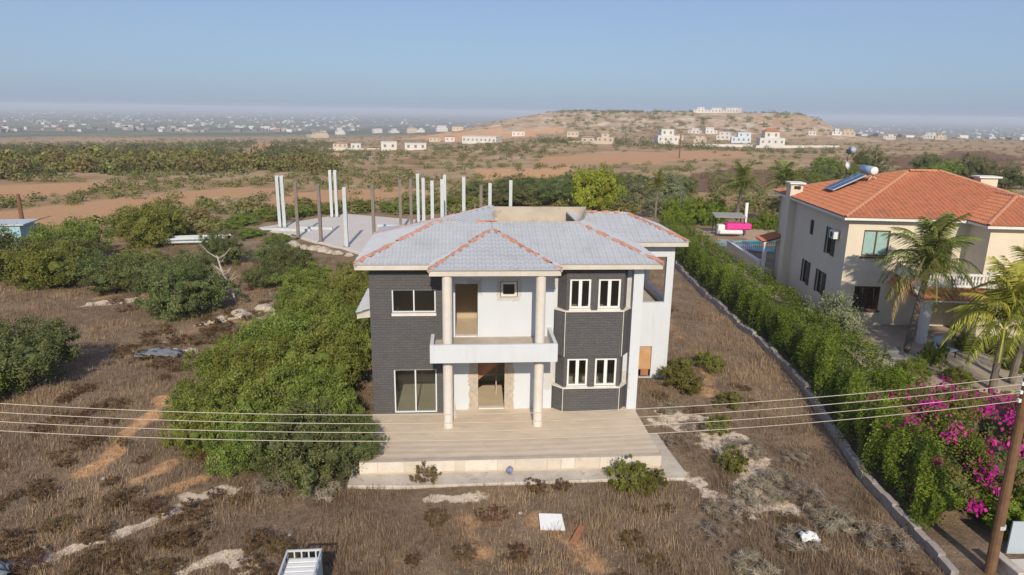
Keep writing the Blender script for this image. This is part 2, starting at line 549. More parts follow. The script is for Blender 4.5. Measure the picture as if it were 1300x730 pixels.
MAT['far_town'] = _town()
HAZE = 2.2e-4
MAT['riser'] = plain('riser', (0.70, 0.64, 0.56), (0.60, 0.54, 0.46), 2.0, 0.85, stains=((0.42, 0.34, 0.25), 3.0, 0.55, 0.8))
MAT['riser_b'] = plain('riser_b', (0.62, 0.55, 0.46), (0.54, 0.48, 0.4), 2.0, 0.85, stains=((0.40, 0.32, 0.24), 3.0, 0.55, 0.8))
# ------------------------------------------------------------------ terrain
def terrain_h(x,y):
    x=np.asarray(x,float);y=np.asarray(y,float)
    r=np.hypot(x-4,y+28)
    az=np.degrees(np.arctan2(x-4,np.maximum(y+28,1e-3)+0*x))  # 0 forward, + right
    h=-.6+.35*sst(-5,5,y)
    drop=np.interp(r,[0,90,170,300,500,900,1500,3000,8000,26000],[0,0,-1.2,-6,-14,-25,-40,-54,-58,-60])
    side=.45+.55*sst(12,-12,az)     # right-hand ground falls away later
    k=np.where(r<900,side,side+(1-side)*sst(900,2500,r))
    h=h+drop*k
    # rocky table hill beyond the houses
    cx,cy=285.,900.
    a=np.radians(17.);dx=(x-cx)*np.cos(a)-(y-cy)*np.sin(a);dy=(x-cx)*np.sin(a)+(y-cy)*np.cos(a)
    lat=sst(-330,-120,dx)*sst(205,145,dx)
    dep=sst(-330,-110,dy)*sst(420,200,dy)
    h=h+25.5*lat*dep
    # rolling relief
    h=h+np.sin(x*.021+1.3)*np.cos(y*.017)*1.2*sst(80,260,r)+np.sin(x*.13+y*.09)*.12*sst(20,60,r)
    h=h+(np.sin(x*.9+np.sin(y*.7)*1.5)*np.cos(y*.8+np.sin(x*.5)*1.3))*.07*sst(5,12,np.hypot(x-6,y-2))
    return h

def th(x, y):
    return float(terrain_h(np.array([x]), np.array([y]))[0])

RED_FIELDS = [
    [(-79.4, 103.0), (-61.7, 106.2), (-55.4, 97.1), (-60.3, 83.5), (-65.2, 79.9), (-95, 92)],
    [(-53.4, 71.0), (-44.5, 85.5), (-35.5, 100.8), (-25.5, 97.0), (-30.7, 80.6), (-35.9, 64.7), (-42.2, 51.0), (-47.5, 46.2), (-60.5, 57.9)],
    [(-27.2, 90.3), (-8.0, 97.2), (0.7, 86.8), (-15.3, 75.2), (-23.3, 70.5)],
    [(34.9, 227.5), (72.1, 259.6), (141.7, 304.3), (112.5, 222.4), (74.5, 192.3), (30.0, 167.6), (26.2, 185.5)],
    [(-180.8, 634.3), (-140.9, 537.3), (-56.1, 156.4), (-64.8, 155.7), (-114.2, 349.9)],
]
TAN_FIELDS = [
    [(-70.5, 217.9), (-43.2, 229.8), (-33.8, 184.2), (-51.6, 154.8)],
    [(-91.9, 805.5), (51.0, 709.2), (100.6, 705.5), (113.0, 676.6), (15.3, 577.9)],
    [(7.3, 155.5), (34.2, 165.3), (36.5, 132.2), (9.6, 110.5)],
    [(-160, 330), (-60, 330), (-40, 270), (-150, 270)],
]
BROWN_FIELDS = [
    [(57.3, 131.8), (80.2, 160.3), (91.6, 150.8), (70.8, 107.7), (53.2, 89.1), (43.9, 90.8)],
    [(162.5, 226.5), (318.3, 373.3), (275.9, 287.4), (166.9, 160.1), (114.5, 135.3)],
]
PALE_TRAILS = [  # (points, half width, strength)
    ([(-8.5, -8.3), (-7.4, -7.7), (-6.2, -6.7), (-5.8, -5.7), (-6.2, -5.2)], 0.2, 1.0),
    ([(-5.8, -5.7), (-5.0, -4.9), (-4.3, -5.3)], 0.22, 0.9),
    ([(-4.8, -9.7), (-4.1, -9.2), (-3.6, -8.9)], 0.22, 1.0),
    ([(-3.2, -9.0), (-2.6, -9.6)], 0.3, 1.0),
    ([(-21.7, 19.6), (-20.3, 20.2), (-19.3, 20.5)], 0.5, 1.0),
    ([(-12.1, 14.6), (-10.8, 15.9), (-9.1, 16.9)], 0.6, 0.8),
    ([(-12.7, 9.2), (-11.5, 9.5), (-10.8, 9.3)], 0.3, 0.8),
    ([(13.4, 0.0), (14.6, -0.8), (15.3, -2.9), (15.5, -4.7), (15.1, -7.0)], 0.85, 0.62),
    ([(-10.2, -9.1), (-9.1, -8.8)], 0.2, 1.0),
    ([(2.8, -6.0), (4.6, -6.1)], 0.3, 0.6),
    ([(12.6, -5.0), (13.4, -6.6), (14.2, -7.5)], 0.4, 0.6),
    ([(-7.4, 12.0), (-9.6, 17.5), (-9.0, 24)], 0.5, 0.5),
]
SAND_TRAILS = [
    ([(-10.6, -3.6), (-10.1, -2.4), (-10.4, -0.6), (-10.0, 1.6), (-10.3, 2.8)], 0.38, 1.0),
    ([(-8.3, -4.2), (-7.8, -3.7), (-7.7, -3.0)], 0.3, 1.0),
    ([(-6.9, -5.0), (-6.3, -4.3), (-5.9, -4.2)], 0.3, 0.9),
    ([(6.6, -7.4), (7.3, -8.9), (8.1, -10.2)], 0.45, 0.7),
    ([(3.4, -6.4), (4.2, -7.5), (4.5, -9.5)], 0.35, 0.5),
    ([(16.4, 28), (17.5, 16), (17.2, 6), (16.2, 2.0)], 0.5, 0.55),
    ([(-12.1, 14.0), (-10.2, 14.6), (-8.1, 16.0)], 0.8, 0.6),
    ([(-24.0, 21.0), (-21.0, 21.4), (-19.0, 21.6)], 0.8, 0.5),
]

def in_poly(x, y, poly):
    ins = np.zeros(x.shape, bool)
    j = len(poly) - 1
    for i in range(len(poly)):
        xi, yi = poly[i]
        xj, yj = poly[j]
        c = ((yi > y) != (yj > y)) & (x < (xj - xi) * (y - yi) / (yj - yi + 1e-9) + xi)
        ins ^= c
        j = i
    return ins

def seg_dist(x, y, pts):
    d = np.full(x.shape, 1e9)
    for (ax, ay), (bx, by) in zip(pts[:-1], pts[1:]):
        L = (bx - ax) ** 2 + (by - ay) ** 2 + 1e-9
        t = np.clip(((x - ax) * (bx - ax) + (y - ay) * (by - ay)) / L, 0, 1)
        d = np.minimum(d, np.hypot(x - ax - t * (bx - ax), y - ay - t * (by - ay)))
    return d

def wob(x, y):
    return np.sin(x * 1.9 + np.sin(y * 2.3) * 1.2) * 0.5 + np.sin(y * 2.7 + x * 1.1) * 0.5

def ground_masks(x, y):
    red = np.zeros(x.shape)
    pale = np.zeros(x.shape)
    tan = np.zeros(x.shape)
    brown = np.zeros(x.shape)
    for p in RED_FIELDS:
        red = np.maximum(red, in_poly(x, y, p) * 1.0)
    for p in TAN_FIELDS:
        tan = np.maximum(tan, in_poly(x, y, p) * 1.0)
    for p in BROWN_FIELDS:
        brown = np.maximum(brown, in_poly(x, y, p) * 1.0)
    for pts, w, s in PALE_TRAILS:
        d = seg_dist(x, y, pts) / (w * (1 + 0.45 * wob(x * 1.7, y * 1.7)))
        pale = np.maximum(pale, s * 1.12 * sst(1.8, 0.5, d))
    for pts, w, s in SAND_TRAILS:
        d = seg_dist(x, y, pts) / (w * (1 + 0.45 * wob(x * 1.3, y * 1.5)))
        tan = np.maximum(tan, 0.78 * s * sst(2.0, 0.3, d))
    # limestone showing on the table hill
    a = R(17.)
    dx = (x - 285) * math.cos(a) - (y - 900) * math.sin(a)
    dy = (x - 285) * math.sin(a) + (y - 900) * math.cos(a)
    hill = sst(-330, -150, dx) * sst(215, 180, dx) * sst(-330, -240, dy) * sst(300, 100, dy)
    pale = np.maximum(pale, 0.46 * hill)
    tan = np.maximum(tan, 0.22 * hill)
    cliff = sst(30, 100, dx) * sst(215, 190, dx) * sst(-330, -260, dy) * sst(-60, -120, dy)
    pale = np.maximum(pale, 0.42 * cliff)
    tan = np.maximum(tan, 0.4 * cliff)
    return red, pale, tan, brown

def axis(lo, hi, step, far_lo, far_hi, g):
    a = list(np.arange(lo, hi + 1e-6, step))
    s, p = step, hi
    while p < far_hi:
        s *= g
        p += s
        a.append(p)
    s, p = step, lo
    b = []
    while p > far_lo:
        s *= g
        p -= s
        b.append(p)
    return np.array(b[::-1] + a)

GX = axis(-24, 24, 0.32, -26000, 26000, 1.055)
GY = axis(-14, 34, 0.32, -3000, 26000, 1.055)
gx, gy = np.meshgrid(GX, GY)
gz = terrain_h(gx, gy)
V = np.stack([gx, gy, gz], -1).reshape(-1, 3)
nx, ny = len(GX), len(GY)
ii = (np.arange(ny - 1)[:, None] * nx + np.arange(nx - 1)[None, :]).ravel()
F = np.stack([ii, ii + 1, ii + nx + 1, ii + nx], 1)

def ground_material():
    m, nt, b, out = node_mat('dry_ground')
    geo = N(nt, 'ShaderNodeNewGeometry')
    pos = geo.outputs['Position']
    at = N(nt, 'ShaderNodeAttribute', attribute_name='soil')
    sep = N(nt, 'ShaderNodeSeparateColor')
    nt.links.new(at.outputs['Color'], sep.inputs[0])
    red, pale, tan = sep.outputs[0], sep.outputs[1], sep.outputs[2]
    brown = at.outputs['Alpha']
    nA = noise(nt, pos, 0.05, 8, 0.6)
    nB = noise(nt, pos, 0.45, 8, 0.65)
    nC = noise(nt, pos, 3.2, 8, 0.7)
    nD = noise(nt, pos, 14.0, 6, 0.75)
    base = ramp(nt, nB.outputs['Fac'], [(0.36, (0.16, 0.105, 0.066)), (0.46, (0.28, 0.19, 0.12)), (0.55, (0.40, 0.28, 0.175)), (0.66, (0.54, 0.38, 0.225))]).outputs[0]
    fine = ramp(nt, nC.outputs['Fac'], [(0.32, (0.08, 0.057, 0.04)), (0.5, (0.22, 0.165, 0.115)), (0.7, (0.38, 0.295, 0.205))]).outputs[0]
    base = mixc(nt, 0.5, base, fine)
    grit = ramp(nt, nD.outputs['Fac'], [(0.33, (0.075, 0.053, 0.037)), (0.55, (0.22, 0.165, 0.115)), (0.72, (0.40, 0.32, 0.23))]).outputs[0]
    base = mixc(nt, 0.38, base, grit)
    # open heath far away: more mixed tan and rust earth
    wide = ramp(nt, nA.outputs['Fac'], [(0.36, (0.32, 0.20, 0.10)), (0.5, (0.45, 0.31, 0.17)), (0.64, (0.56, 0.42, 0.27))]).outputs[0]
    dist = N(nt, 'ShaderNodeVectorMath', operation='DISTANCE')
    nt.links.new(pos, dist.inputs[0])
    dist.inputs[1].default_value = (4, -10, 0)
    farf = N(nt, 'ShaderNodeMapRange', interpolation_type='SMOOTHSTEP')
    farf.inputs['From Min'].default_value = 35
    farf.inputs['From Max'].default_value = 110
    farf.inputs['To Max'].default_value = 0.75
    nt.links.new(dist.outputs['Value'], farf.inputs['Value'])
    base = mixc(nt, farf.outputs[0], base, wide)
    # green-grey farmland on the far plain
    plf = N(nt, 'ShaderNodeMapRange', interpolation_type='SMOOTHSTEP')
    plf.inputs['From Min'].default_value = 950
    plf.inputs['From Max'].default_value = 1500
    nt.links.new(dist.outputs['Value'], plf.inputs['Value'])
    nP = noise(nt, pos, 0.004, 8, 0.65)
    plain_c = ramp(nt, nP.outputs['Fac'], [(0.38, (0.075, 0.10, 0.065)), (0.5, (0.13, 0.15, 0.095)), (0.58, (0.26, 0.23, 0.16)), (0.66, (0.10, 0.125, 0.08))]).outputs[0]
    base = mixc(nt, plf.outputs[0], base, plain_c)
    def msk(s, scale, hard=0.22, far=0):
        n = noise(nt, pos, scale, 7, 0.65)
        v = math_n(nt, 'ADD', s, math_n(nt, 'MULTIPLY', math_n(nt, 'SUBTRACT', n.outputs['Fac'], 0.5), 1.7))
        if far:
            n2 = noise(nt, pos, far, 7, 0.7)
            v = math_n(nt, 'ADD', v, math_n(nt, 'MULTIPLY', math_n(nt, 'MULTIPLY', math_n(nt, 'SUBTRACT', n2.outputs['Fac'], 0.5), 3.2), farf.outputs[0]))
        mr = N(nt, 'ShaderNodeMapRange', interpolation_type='SMOOTHSTEP')
        mr.inputs['From Min'].default_value = 0.5 - hard
        mr.inputs['From Max'].default_value = 0.5 + hard
        nt.links.new(v, mr.inputs['Value'])
        return mr.outputs[0]
    redc = ramp(nt, nC.outputs['Fac'], [(0.3, (0.46, 0.25, 0.125)), (0.7, (0.58, 0.37, 0.21))]).outputs[0]
    tanc = ramp(nt, nC.outputs['Fac'], [(0.3, (0.50, 0.24, 0.09)), (0.7, (0.72, 0.48, 0.28))]).outputs[0]
    palec = ramp(nt, nC.outputs['Fac'], [(0.3, (0.54, 0.40, 0.27)), (0.55, (0.80, 0.67, 0.51))]).outputs[0]
    rockc = ramp(nt, noise(nt, pos, 0.07, 8, 0.75).outputs['Fac'], [(0.40, (0.20, 0.15, 0.11)), (0.49, (0.42, 0.34, 0.26)), (0.58, (0.68, 0.58, 0.47))]).outputs[0]
    palec = mixc(nt, farf.outputs[0], palec, rockc)
    brownc = ramp(nt, nC.outputs['Fac'], [(0.3, (0.15, 0.085, 0.055)), (0.7, (0.27, 0.17, 0.115))]).outputs[0]
    base = mixc(nt, msk(brown, 0.12), base, brownc)
    base = mixc(nt, msk(tan, 0.9), base, tanc)
    base = mixc(nt, msk(red, 0.16), base, redc)
    base = mixc(nt, msk(pale, 1.6, 0.14, 0.045), base, palec)
    # scattered stones
    st = N(nt, 'ShaderNodeTexVoronoi')
    st.inputs['Scale'].default_value = 1.6
    nt.links.new(pos, st.inputs['Vector'])
    stm = ramp(nt, st.outputs['Distance'], [(0.05, (1, 1, 1)), (0.09, (0, 0, 0))]).outputs[0]
    gate = ramp(nt, nB.outputs['Fac'], [(0.50, (0, 0, 0)), (0.56, (1, 1, 1))]).outputs[0]
    base = mixc(nt, math_n(nt, 'MULTIPLY', stm, gate), base, (0.5, 0.45, 0.38))
    nt.links.new(base, b.inputs['Base Color'])
    b.inputs['Roughness'].default_value = 1.0
    b.inputs['Specular IOR Level'].default_value = 0.05
    h = math_n(nt, 'ADD', math_n(nt, 'MULTIPLY', nC.outputs['Fac'], 1.0), math_n(nt, 'MULTIPLY', nD.outputs['Fac'], 0.5))
    bump(nt, b, h, 0.8, 0.15)
    return m

MAT['ground'] = ground_material()
gme = fast_mesh('ground', V, F, 'ground', smooth=True)
mr_, mp_, mt_, mb_ = ground_masks(V[:, 0], V[:, 1])
ca = gme.attributes.new('soil', 'FLOAT_COLOR', 'POINT')
ca.data.foreach_set('color', np.stack([mr_, mp_, mt_, mb_], 1).astype(np.float32).ravel())
tag(link('ground', gme), kind='structure')
# ------------------------------------------------------------------ villa materials
def cladding_material():
    m, nt, b, out = node_mat('charcoal_cladding')
    tc = N(nt, 'ShaderNodeTexCoord')
    sx = N(nt, 'ShaderNodeSeparateXYZ')
    nt.links.new(tc.outputs['Object'], sx.inputs[0])
    cx = N(nt, 'ShaderNodeCombineXYZ')
    nt.links.new(math_n(nt, 'ADD', sx.outputs[0], math_n(nt, 'MULTIPLY', sx.outputs[1], 0.8)), cx.inputs[0])
    nt.links.new(sx.outputs[2], cx.inputs[1])
    br = N(nt, 'ShaderNodeTexBrick')
    br.inputs['Scale'].default_value = 1.0
    br.inputs['Brick Width'].default_value = 0.34
    br.inputs['Row Height'].default_value = 0.115
    br.inputs['Mortar Size'].default_value = 0.008
    br.inputs['Mortar Smooth'].default_value = 0.2
    br.inputs['Color1'].default_value = (0.085, 0.084, 0.090, 1)
    br.inputs['Color2'].default_value = (0.120, 0.115, 0.118, 1)
    br.inputs['Mortar'].default_value = (0.085, 0.085, 0.088, 1)
    nt.links.new(cx.outputs[0], br.inputs['Vector'])
    n = noise(nt, tc.outputs['Object'], 1.5, 6)
    col = mixc(nt, n.outputs['Fac'], br.outputs['Color'], (0.120, 0.115, 0.115))
    n2 = noise(nt, tc.outputs['Object'], 14, 5, 0.75)
    spots = ramp(nt, n2.outputs['Fac'], [(0.56, (0, 0, 0)), (0.70, (1, 1, 1))]).outputs[0]
    col = mixc(nt, math_n(nt, 'MULTIPLY', spots, 0.5), col, (0.22, 0.21, 0.2))
    nt.links.new(col, b.inputs['Base Color'])
    b.inputs['Roughness'].default_value = 0.8
    b.inputs['Specular IOR Level'].default_value = 0.3
    h = math_n(nt, 'ADD', math_n(nt, 'MULTIPLY', br.outputs['Fac'], 0.5), math_n(nt, 'MULTIPLY', noise(nt, tc.outputs['Object'], 12, 5, 0.7).outputs['Fac'], -1.6))
    bp = N(nt, 'ShaderNodeBump', invert=True)
    bp.inputs['Strength'].default_value = 1.0
    bp.inputs['Distance'].default_value = 0.04
    nt.links.new(h, bp.inputs['Height'])
    nt.links.new(bp.outputs[0], b.inputs['Normal'])
    return m

def patched_white(name, rects):
    """white render with rough unplastered edges round openings (x0,x1,z0,z1,margin)"""
    m, nt, b, out = node_mat(name)
    tc = N(nt, 'ShaderNodeTexCoord')
    sx = N(nt, 'ShaderNodeSeparateXYZ')
    nt.links.new(tc.outputs['Object'], sx.inputs[0])
    n1 = noise(nt, tc.outputs['Object'], 0.8, 6)
    col = ramp(nt, n1.outputs['Fac'], [(0.35, (0.60, 0.63, 0.665)), (0.7, (0.57, 0.60, 0.63))]).outputs[0]
    n2 = noise(nt, tc.outputs['Object'], 3.2, 6, 0.65)
    jag = math_n(nt, 'MULTIPLY', math_n(nt, 'SUBTRACT', n2.outputs['Fac'], 0.5), 0.45)
    plaster = ramp(nt, noise(nt, tc.outputs['Object'], 6, 5).outputs['Fac'], [(0.3, (0.36, 0.30, 0.235)), (0.7, (0.52, 0.455, 0.375))]).outputs[0]
    for x0, x1, z0, z1, mg, st in rects:
        dx = math_n(nt, 'MAXIMUM', math_n(nt, 'SUBTRACT', x0, sx.outputs[0]), math_n(nt, 'SUBTRACT', sx.outputs[0], x1))
        dz = math_n(nt, 'MAXIMUM', math_n(nt, 'SUBTRACT', z0, sx.outputs[2]), math_n(nt, 'SUBTRACT', sx.outputs[2], z1))
        d = math_n(nt, 'ADD', math_n(nt, 'MAXIMUM', dx, dz), jag)
        mr = N(nt, 'ShaderNodeMapRange', interpolation_type='SMOOTHSTEP')
        mr.inputs['From Min'].default_value = mg + 0.02
        mr.inputs['From Max'].default_value = mg - 0.03
        mr.inputs['To Max'].default_value = st
        nt.links.new(d, mr.inputs['Value'])
        col = mixc(nt, mr.outputs[0], col, plaster)
    nt.links.new(col, b.inputs['Base Color'])
    b.inputs['Roughness'].default_value = 0.9
    b.inputs['Specular IOR Level'].default_value = 0.2
    bump(nt, b, noise(nt, tc.outputs['Object'], 30, 3).outputs['Fac'], 0.1, 0.02)
    return m

def terrace_material():
    m, nt, b, out = node_mat('terrace_paving')
    tc = N(nt, 'ShaderNodeTexCoord')
    br = N(nt, 'ShaderNodeTexBrick')
    br.inputs['Scale'].default_value = 1.0
    br.inputs['Brick Width'].default_value = 1.2
    br.inputs['Row Height'].default_value = 0.3
    br.inputs['Mortar Size'].default_value = 0.012
    br.inputs['Color1'].default_value = (0.66, 0.545, 0.41, 1)
    br.inputs['Color2'].default_value = (0.60, 0.49, 0.36, 1)
    br.inputs['Mortar'].default_value = (0.44, 0.375, 0.30, 1)
    nt.links.new(tc.outputs['Object'], br.inputs['Vector'])
    mp = N(nt, 'ShaderNodeMapping')
    mp.inputs['Scale'].default_value = (0.6, 1.6, 1)
    nt.links.new(tc.outputs['Object'], mp.inputs['Vector'])
    n = noise(nt, mp.outputs[0], 1.6, 7, 0.65)
    dust = ramp(nt, n.outputs['Fac'], [(0.3, (0.69, 0.575, 0.44)), (0.7, (0.56, 0.455, 0.33))]).outputs[0]
    col = mixc(nt, 0.88, br.outputs['Color'], dust)
    n2 = noise(nt, tc.outputs['Object'], 0.7, 6)
    st = ramp(nt, n2.outputs['Fac'], [(0.52, (0, 0, 0)), (0.72, (1, 1, 1))]).outputs[0]
    col = mixc(nt, math_n(nt, 'MULTIPLY', st, 0.4), col, (0.46, 0.395, 0.32))
    nt.links.new(col, b.inputs['Base Color'])
    b.inputs['Roughness'].default_value = 0.9
    b.inputs['Specular IOR Level'].default_value = 0.2
    return m

MAT['cladding'] = cladding_material()
MAT['recess_wall'] = patched_white('recess_wall', [(4.62, 5.81, 0.0, 2.25, 0.42, 1.0), (5.57, 6.33, 5.24, 6.0, 0.16, 0.5), (4.3, 4.62, 5.5, 5.9, 0.16, 0.6), (7.5, 8.2, 0.9, 2.2, 0.0, 0.4), (7.5, 8.2, 5.6, 6.8, 0.0, 0.4)])
MAT['pillar_wall'] = patched_white('pillar_wall', [(11.0, 11.35, 4.6, 6.0, 0.05, 0.4), (11.0, 11.35, 1.1, 1.6, 0.1, 0.5)])
MAT['terrace'] = terrace_material()
MAT['grey_tile'] = plain('grey_tile', (0.46, 0.48, 0.51), (0.41, 0.43, 0.46), 1.1, 0.75, bumpy=0.15, stains=((0.36, 0.37, 0.38), 1.1, 0.56, 0.85), streak=((0.32, 0.32, 0.31), 5.0, 0.2))

# ------------------------------------------------------------------ roof tools
def tile_face(name, poly, mat, parent, tw=0.32, thh=0.36, relief=0.075, step=0.03, lift=0.0):
    """courses of waved tiles over a convex sloping face; real steps and waves"""
    P = [Vector(p) for p in poly]
    n = (P[1] - P[0]).cross(P[2] - P[0]).normalized()
    if n.z < 0:
        n = -n
    s = Vector((0, 0, 1)).cross(n).normalized()
    t = n.cross(s)
    o = P[0]
    q = [((p - o).dot(s), (p - o).dot(t)) for p in P]
    tmin, tmax = min(a[1] for a in q), max(a[1] for a in q)
    smin0, smax0 = min(a[0] for a in q), max(a[0] for a in q)
    def rng_at(tt):
        tt = min(max(tt, tmin + 1e-4), tmax - 1e-4)
        xs = []
        for i in range(len(q)):
            a, b = q[i], q[(i + 1) % len(q)]
            if (a[1] - tt) * (b[1] - tt) <= 0 and abs(a[1] - b[1]) > 1e-7:
                k = (tt - a[1]) / (b[1] - a[1])
                xs.append(a[0] + k * (b[0] - a[0]))
        return (min(xs), max(xs)) if xs else (0, 0)
    prof = [0.0, 0.75, 1.0, 0.7, 0.1]
    sub = len(prof)
    mb = MB()
    base_off = 0.02 + lift
    mb.add([p + n * lift for p in P], [tuple(range(len(P)))])
    k = 0
    while tmin + k * thh < tmax:
        t0 = tmin + k * thh
        t1 = min(t0 + thh, tmax)
        a0, b0 = rng_at(t0)
        a1, b1 = rng_at(t1)
        lo, hi = min(a0, a1), max(b0, b1)
        i0, i1 = int(math.floor((lo - smin0) / tw * sub)), int(math.ceil((hi - smin0) / tw * sub))
        vs = []
        for i in range(i0, i1 + 1):
            sv = smin0 + i * tw / sub
            hgt = prof[i % sub] * relief
            jt = random.uniform(-.003, .003)
            s0 = min(max(sv, a0), b0)
            s1 = min(max(sv, a1), b1)
            vs.append(o + s * s0 + t * t0 + n * base_off)
            vs.append(o + s * s0 + t * t0 + n * (base_off + hgt + step + jt))
            vs.append(o + s * s1 + t * t1 + n * (base_off + hgt))
        m = i1 - i0
        fs = []
        for i in range(m):
            a = 3 * i
            fs.append((a, a + 3, a + 4, a + 1))
            fs.append((a + 1, a + 4, a + 5, a + 2))
        mb.add(vs, fs)
        k += 1
    ob = mb.build(name, mat, parent)
    ob['kind'] = 'stuff'
    return ob

def barrel_mesh(name, mat, L=0.40, r=0.12, seg=6, broken=0.0, seed=0):
    rr = random.Random(seed)
    mb = MB()
    vs = []
    for j, y in enumerate((-L / 2, L / 2)):
        for k in range(seg + 1):
            a = math.pi * k / seg
            rad = r * (1.0 if j == 0 else 0.86)
            yy = y + (rr.uniform(-broken, broken) * L if broken else 0)
            vs.append((math.cos(a) * rad, yy, math.sin(a) * rad * 0.8))
    for j, y in enumerate((-L / 2, L / 2)):
        for k in range(seg + 1):
            a = math.pi * k / seg
            rad = (r - 0.02) * (1.0 if j == 0 else 0.86)
            vs.append((math.cos(a) * rad, vs[j * (seg + 1) + k][1], math.sin(a) * rad * 0.8))
    w = seg + 1
    fs = []
    for k in range(seg):
        fs.append((k, k + 1, w + k + 1, w + k))
        fs.append((2 * w + k, 3 * w + k, 3 * w + k + 1, 2 * w + k + 1))
        fs.append((k, 2 * w + k, 2 * w + k + 1, k + 1))
        fs.append((w + k, w + k + 1, 3 * w + k + 1, 3 * w + k))
    mb.add(vs, fs)
    return mb.mesh(name, mat)

def along(p0, p1, step):
    p0, p1 = Vector(p0), Vector(p1)
    L = (p1 - p0).length
    n = max(1, int(L / step))
    d = (p1 - p0).normalized()
    rot = d.to_track_quat('Y', 'Z').to_euler()
    return [(p0 + d * (step * (i + 0.5)), rot) for i in range(n)]

def ridge_line(p0, p1, meshes, parent, step=0.36, miss=0.0, tilt=0.0, bed=None, bed_r=0.09, lift=0.03, rs=1.0):
    rr = random.Random(int(p0[0] * 100 + p1[1] * 10))
    if bed:
        mb = MB()
        a, b = Vector(p0), Vector(p1)
        pts = [a + (b - a) * (i / 8) + Vector((rr.uniform(-.02, .02), rr.uniform(-.02, .02), 0.02)) for i in range(9)]
        mb.tube(pts, [bed_r * rr.uniform(.75, 1.2) for _ in pts], 6)
        mb.build('mortar_bed', bed, parent)
    for p, rot in along(p0, p1, step):
        if rr.random() < miss:
            continue
        e = rot.copy()
        e.rotate_axis('Y', rr.uniform(-tilt, tilt))
        e.rotate_axis('Z', rr.uniform(-tilt, tilt))
        link('ridge_tile', rr.choice(meshes), parent, p + Vector((0, 0, lift + rr.uniform(0, tilt * .06))), e, (rs * rr.uniform(.85, 1.1) if tilt else rs))

def window_unit(parent, x0, x1, z0, z1, y, panes=2, frame='alu', ft=0.06, dep=0.08, sill=None, gap=0.0, glassmat='glass', name='window'):
    """framed window in a wall that runs along x, at depth y"""
    w = (x1 - x0)
    mb = MB()
    mb.box(x0, x0 + ft, y, y + dep, z0, z1)
    mb.box(x1 - ft, x1, y, y + dep, z0, z1)
    mb.box(x0 + ft, x1 - ft, y, y + dep, z1 - ft, z1)
    mb.box(x0 + ft, x1 - ft, y, y + dep, z0, z0 + ft)
    for i in range(1, panes):
        xm = x0 + w * i / panes
        mb.box(xm - ft * (0.5 + gap), xm + ft * (0.5 + gap), y + 0.002, y + dep - 0.002, z0 + ft, z1 - ft)
    fr = mb.build(name, frame, parent)
    for i in range(panes):
        a = x0 + w * i / panes + (ft if i == 0 else ft * (0.5 + gap))
        b = x0 + w * (i + 1) / panes - (ft if i == panes - 1 else ft * (0.5 + gap))
        MB().box(a, b, y + dep * 0.5, y + dep * 0.5 + 0.008, z0 + ft, z1 - ft).build('pane', glassmat, fr)
    if sill:
        MB().box(x0 - 0.02, x1 + 0.02, y - sill, y + dep, z0 - 0.13, z0 - 0.003).build('sill', 'sill', fr)
    return fr

# ------------------------------------------------------------------ the unfinished villa
villa = thing('villa', 'unfinished two-storey white and charcoal villa with grey tiled hip roof', 'house')
ZT = 6.66          # underside of the eaves
# charcoal wall on the left, with a wide window above and a sliding door below
MB().wall('x', 0.0, 3.3, -0.05, ZT, 0.0, 0.22, [(0.93, 2.79, 4.66, 5.70), (0.92, 2.79, 0.0, 2.08)]).build('wall', 'cladding', villa)['label'] = 'charcoal stone-clad front wall'
window_unit(villa, 0.93, 2.79, 4.66, 5.70, 0.08, 2, 'alu', 0.055, sill=0.12)
window_unit(villa, 0.92, 2.79, 0.005, 2.08, 0.08, 2, 'alu', 0.06, name='sliding_door')
MB().wall('y', 0.22, 9.0, -0.6, ZT, 0.0, 0.2).build('wall', 'cladding', villa)
# white recess wall behind the porch
MB().wall('x', 3.3, 7.95, -0.05, ZT, 0.3, 0.5, [(3.62, 4.60, 3.45, 5.86), (5.57, 6.33, 5.24, 5.96), (4.62, 5.81, 0.0, 2.26)]).build('wall', 'recess_wall', villa)
window_unit(villa, 5.60, 6.30, 5.27, 5.93, 0.33, 1, 'sill', 0.10)
MB().box(4.64, 5.79, 0.28, 0.52, 0.003, 0.06).build('threshold', 'sill', villa)
MB().box(3.64, 4.58, 0.28, 0.52, 3.453, 3.51).build('threshold', 'sill', villa)
# bay window on the right: wide charcoal bands with recessed window storeys
def bay_poly(x0, x1, y=-0.10, yb=0.42):
    return [(x0, yb), (8.42, y), (10.95, y), (x1, yb)]
for z0, z1 in ((-0.05, 1.10), (2.60, 4.68)):
    MB().prism(bay_poly(7.93, 11.38) + [(11.38, 0.5), (7.93, 0.5)], z0, z1).build('bay_wall', 'cladding', villa)
for z in (1.10, 4.68):
    MB().prism([(7.86, 0.43), (8.40, -0.15), (10.97, -0.15), (11.44, 0.43)], z + 0.002, z + 0.06).build('bay_sill', 'sill', villa)
for z0, z1, wz0, wz1 in ((1.162, 2.598, 1.20, 2.50), (4.742, ZT, 4.82, 6.14)):
    mb = MB()
    mb.wall('x', 8.42, 10.95, z0, z1, -0.06, 0.14, [(8.57, 9.49, wz0, wz1), (9.82, 10.80, wz0, wz1)])
    mb.prism([(8.12, 0.48), (8.42, -0.06), (8.42, 0.14), (8.30, 0.48)], z0, z1)
    mb.prism([(10.95, 0.14), (10.95, -0.06), (11.20, 0.48), (11.07, 0.48)], z0, z1)
    mb.build('bay_wall', 'cladding', villa)
    for a, b in ((8.57, 9.49), (9.82, 10.80)):
        window_unit(villa, a, b, wz0, wz1, -0.02, 2, 'pvc', 0.085, 0.07, sill=0.06, gap=0.35)
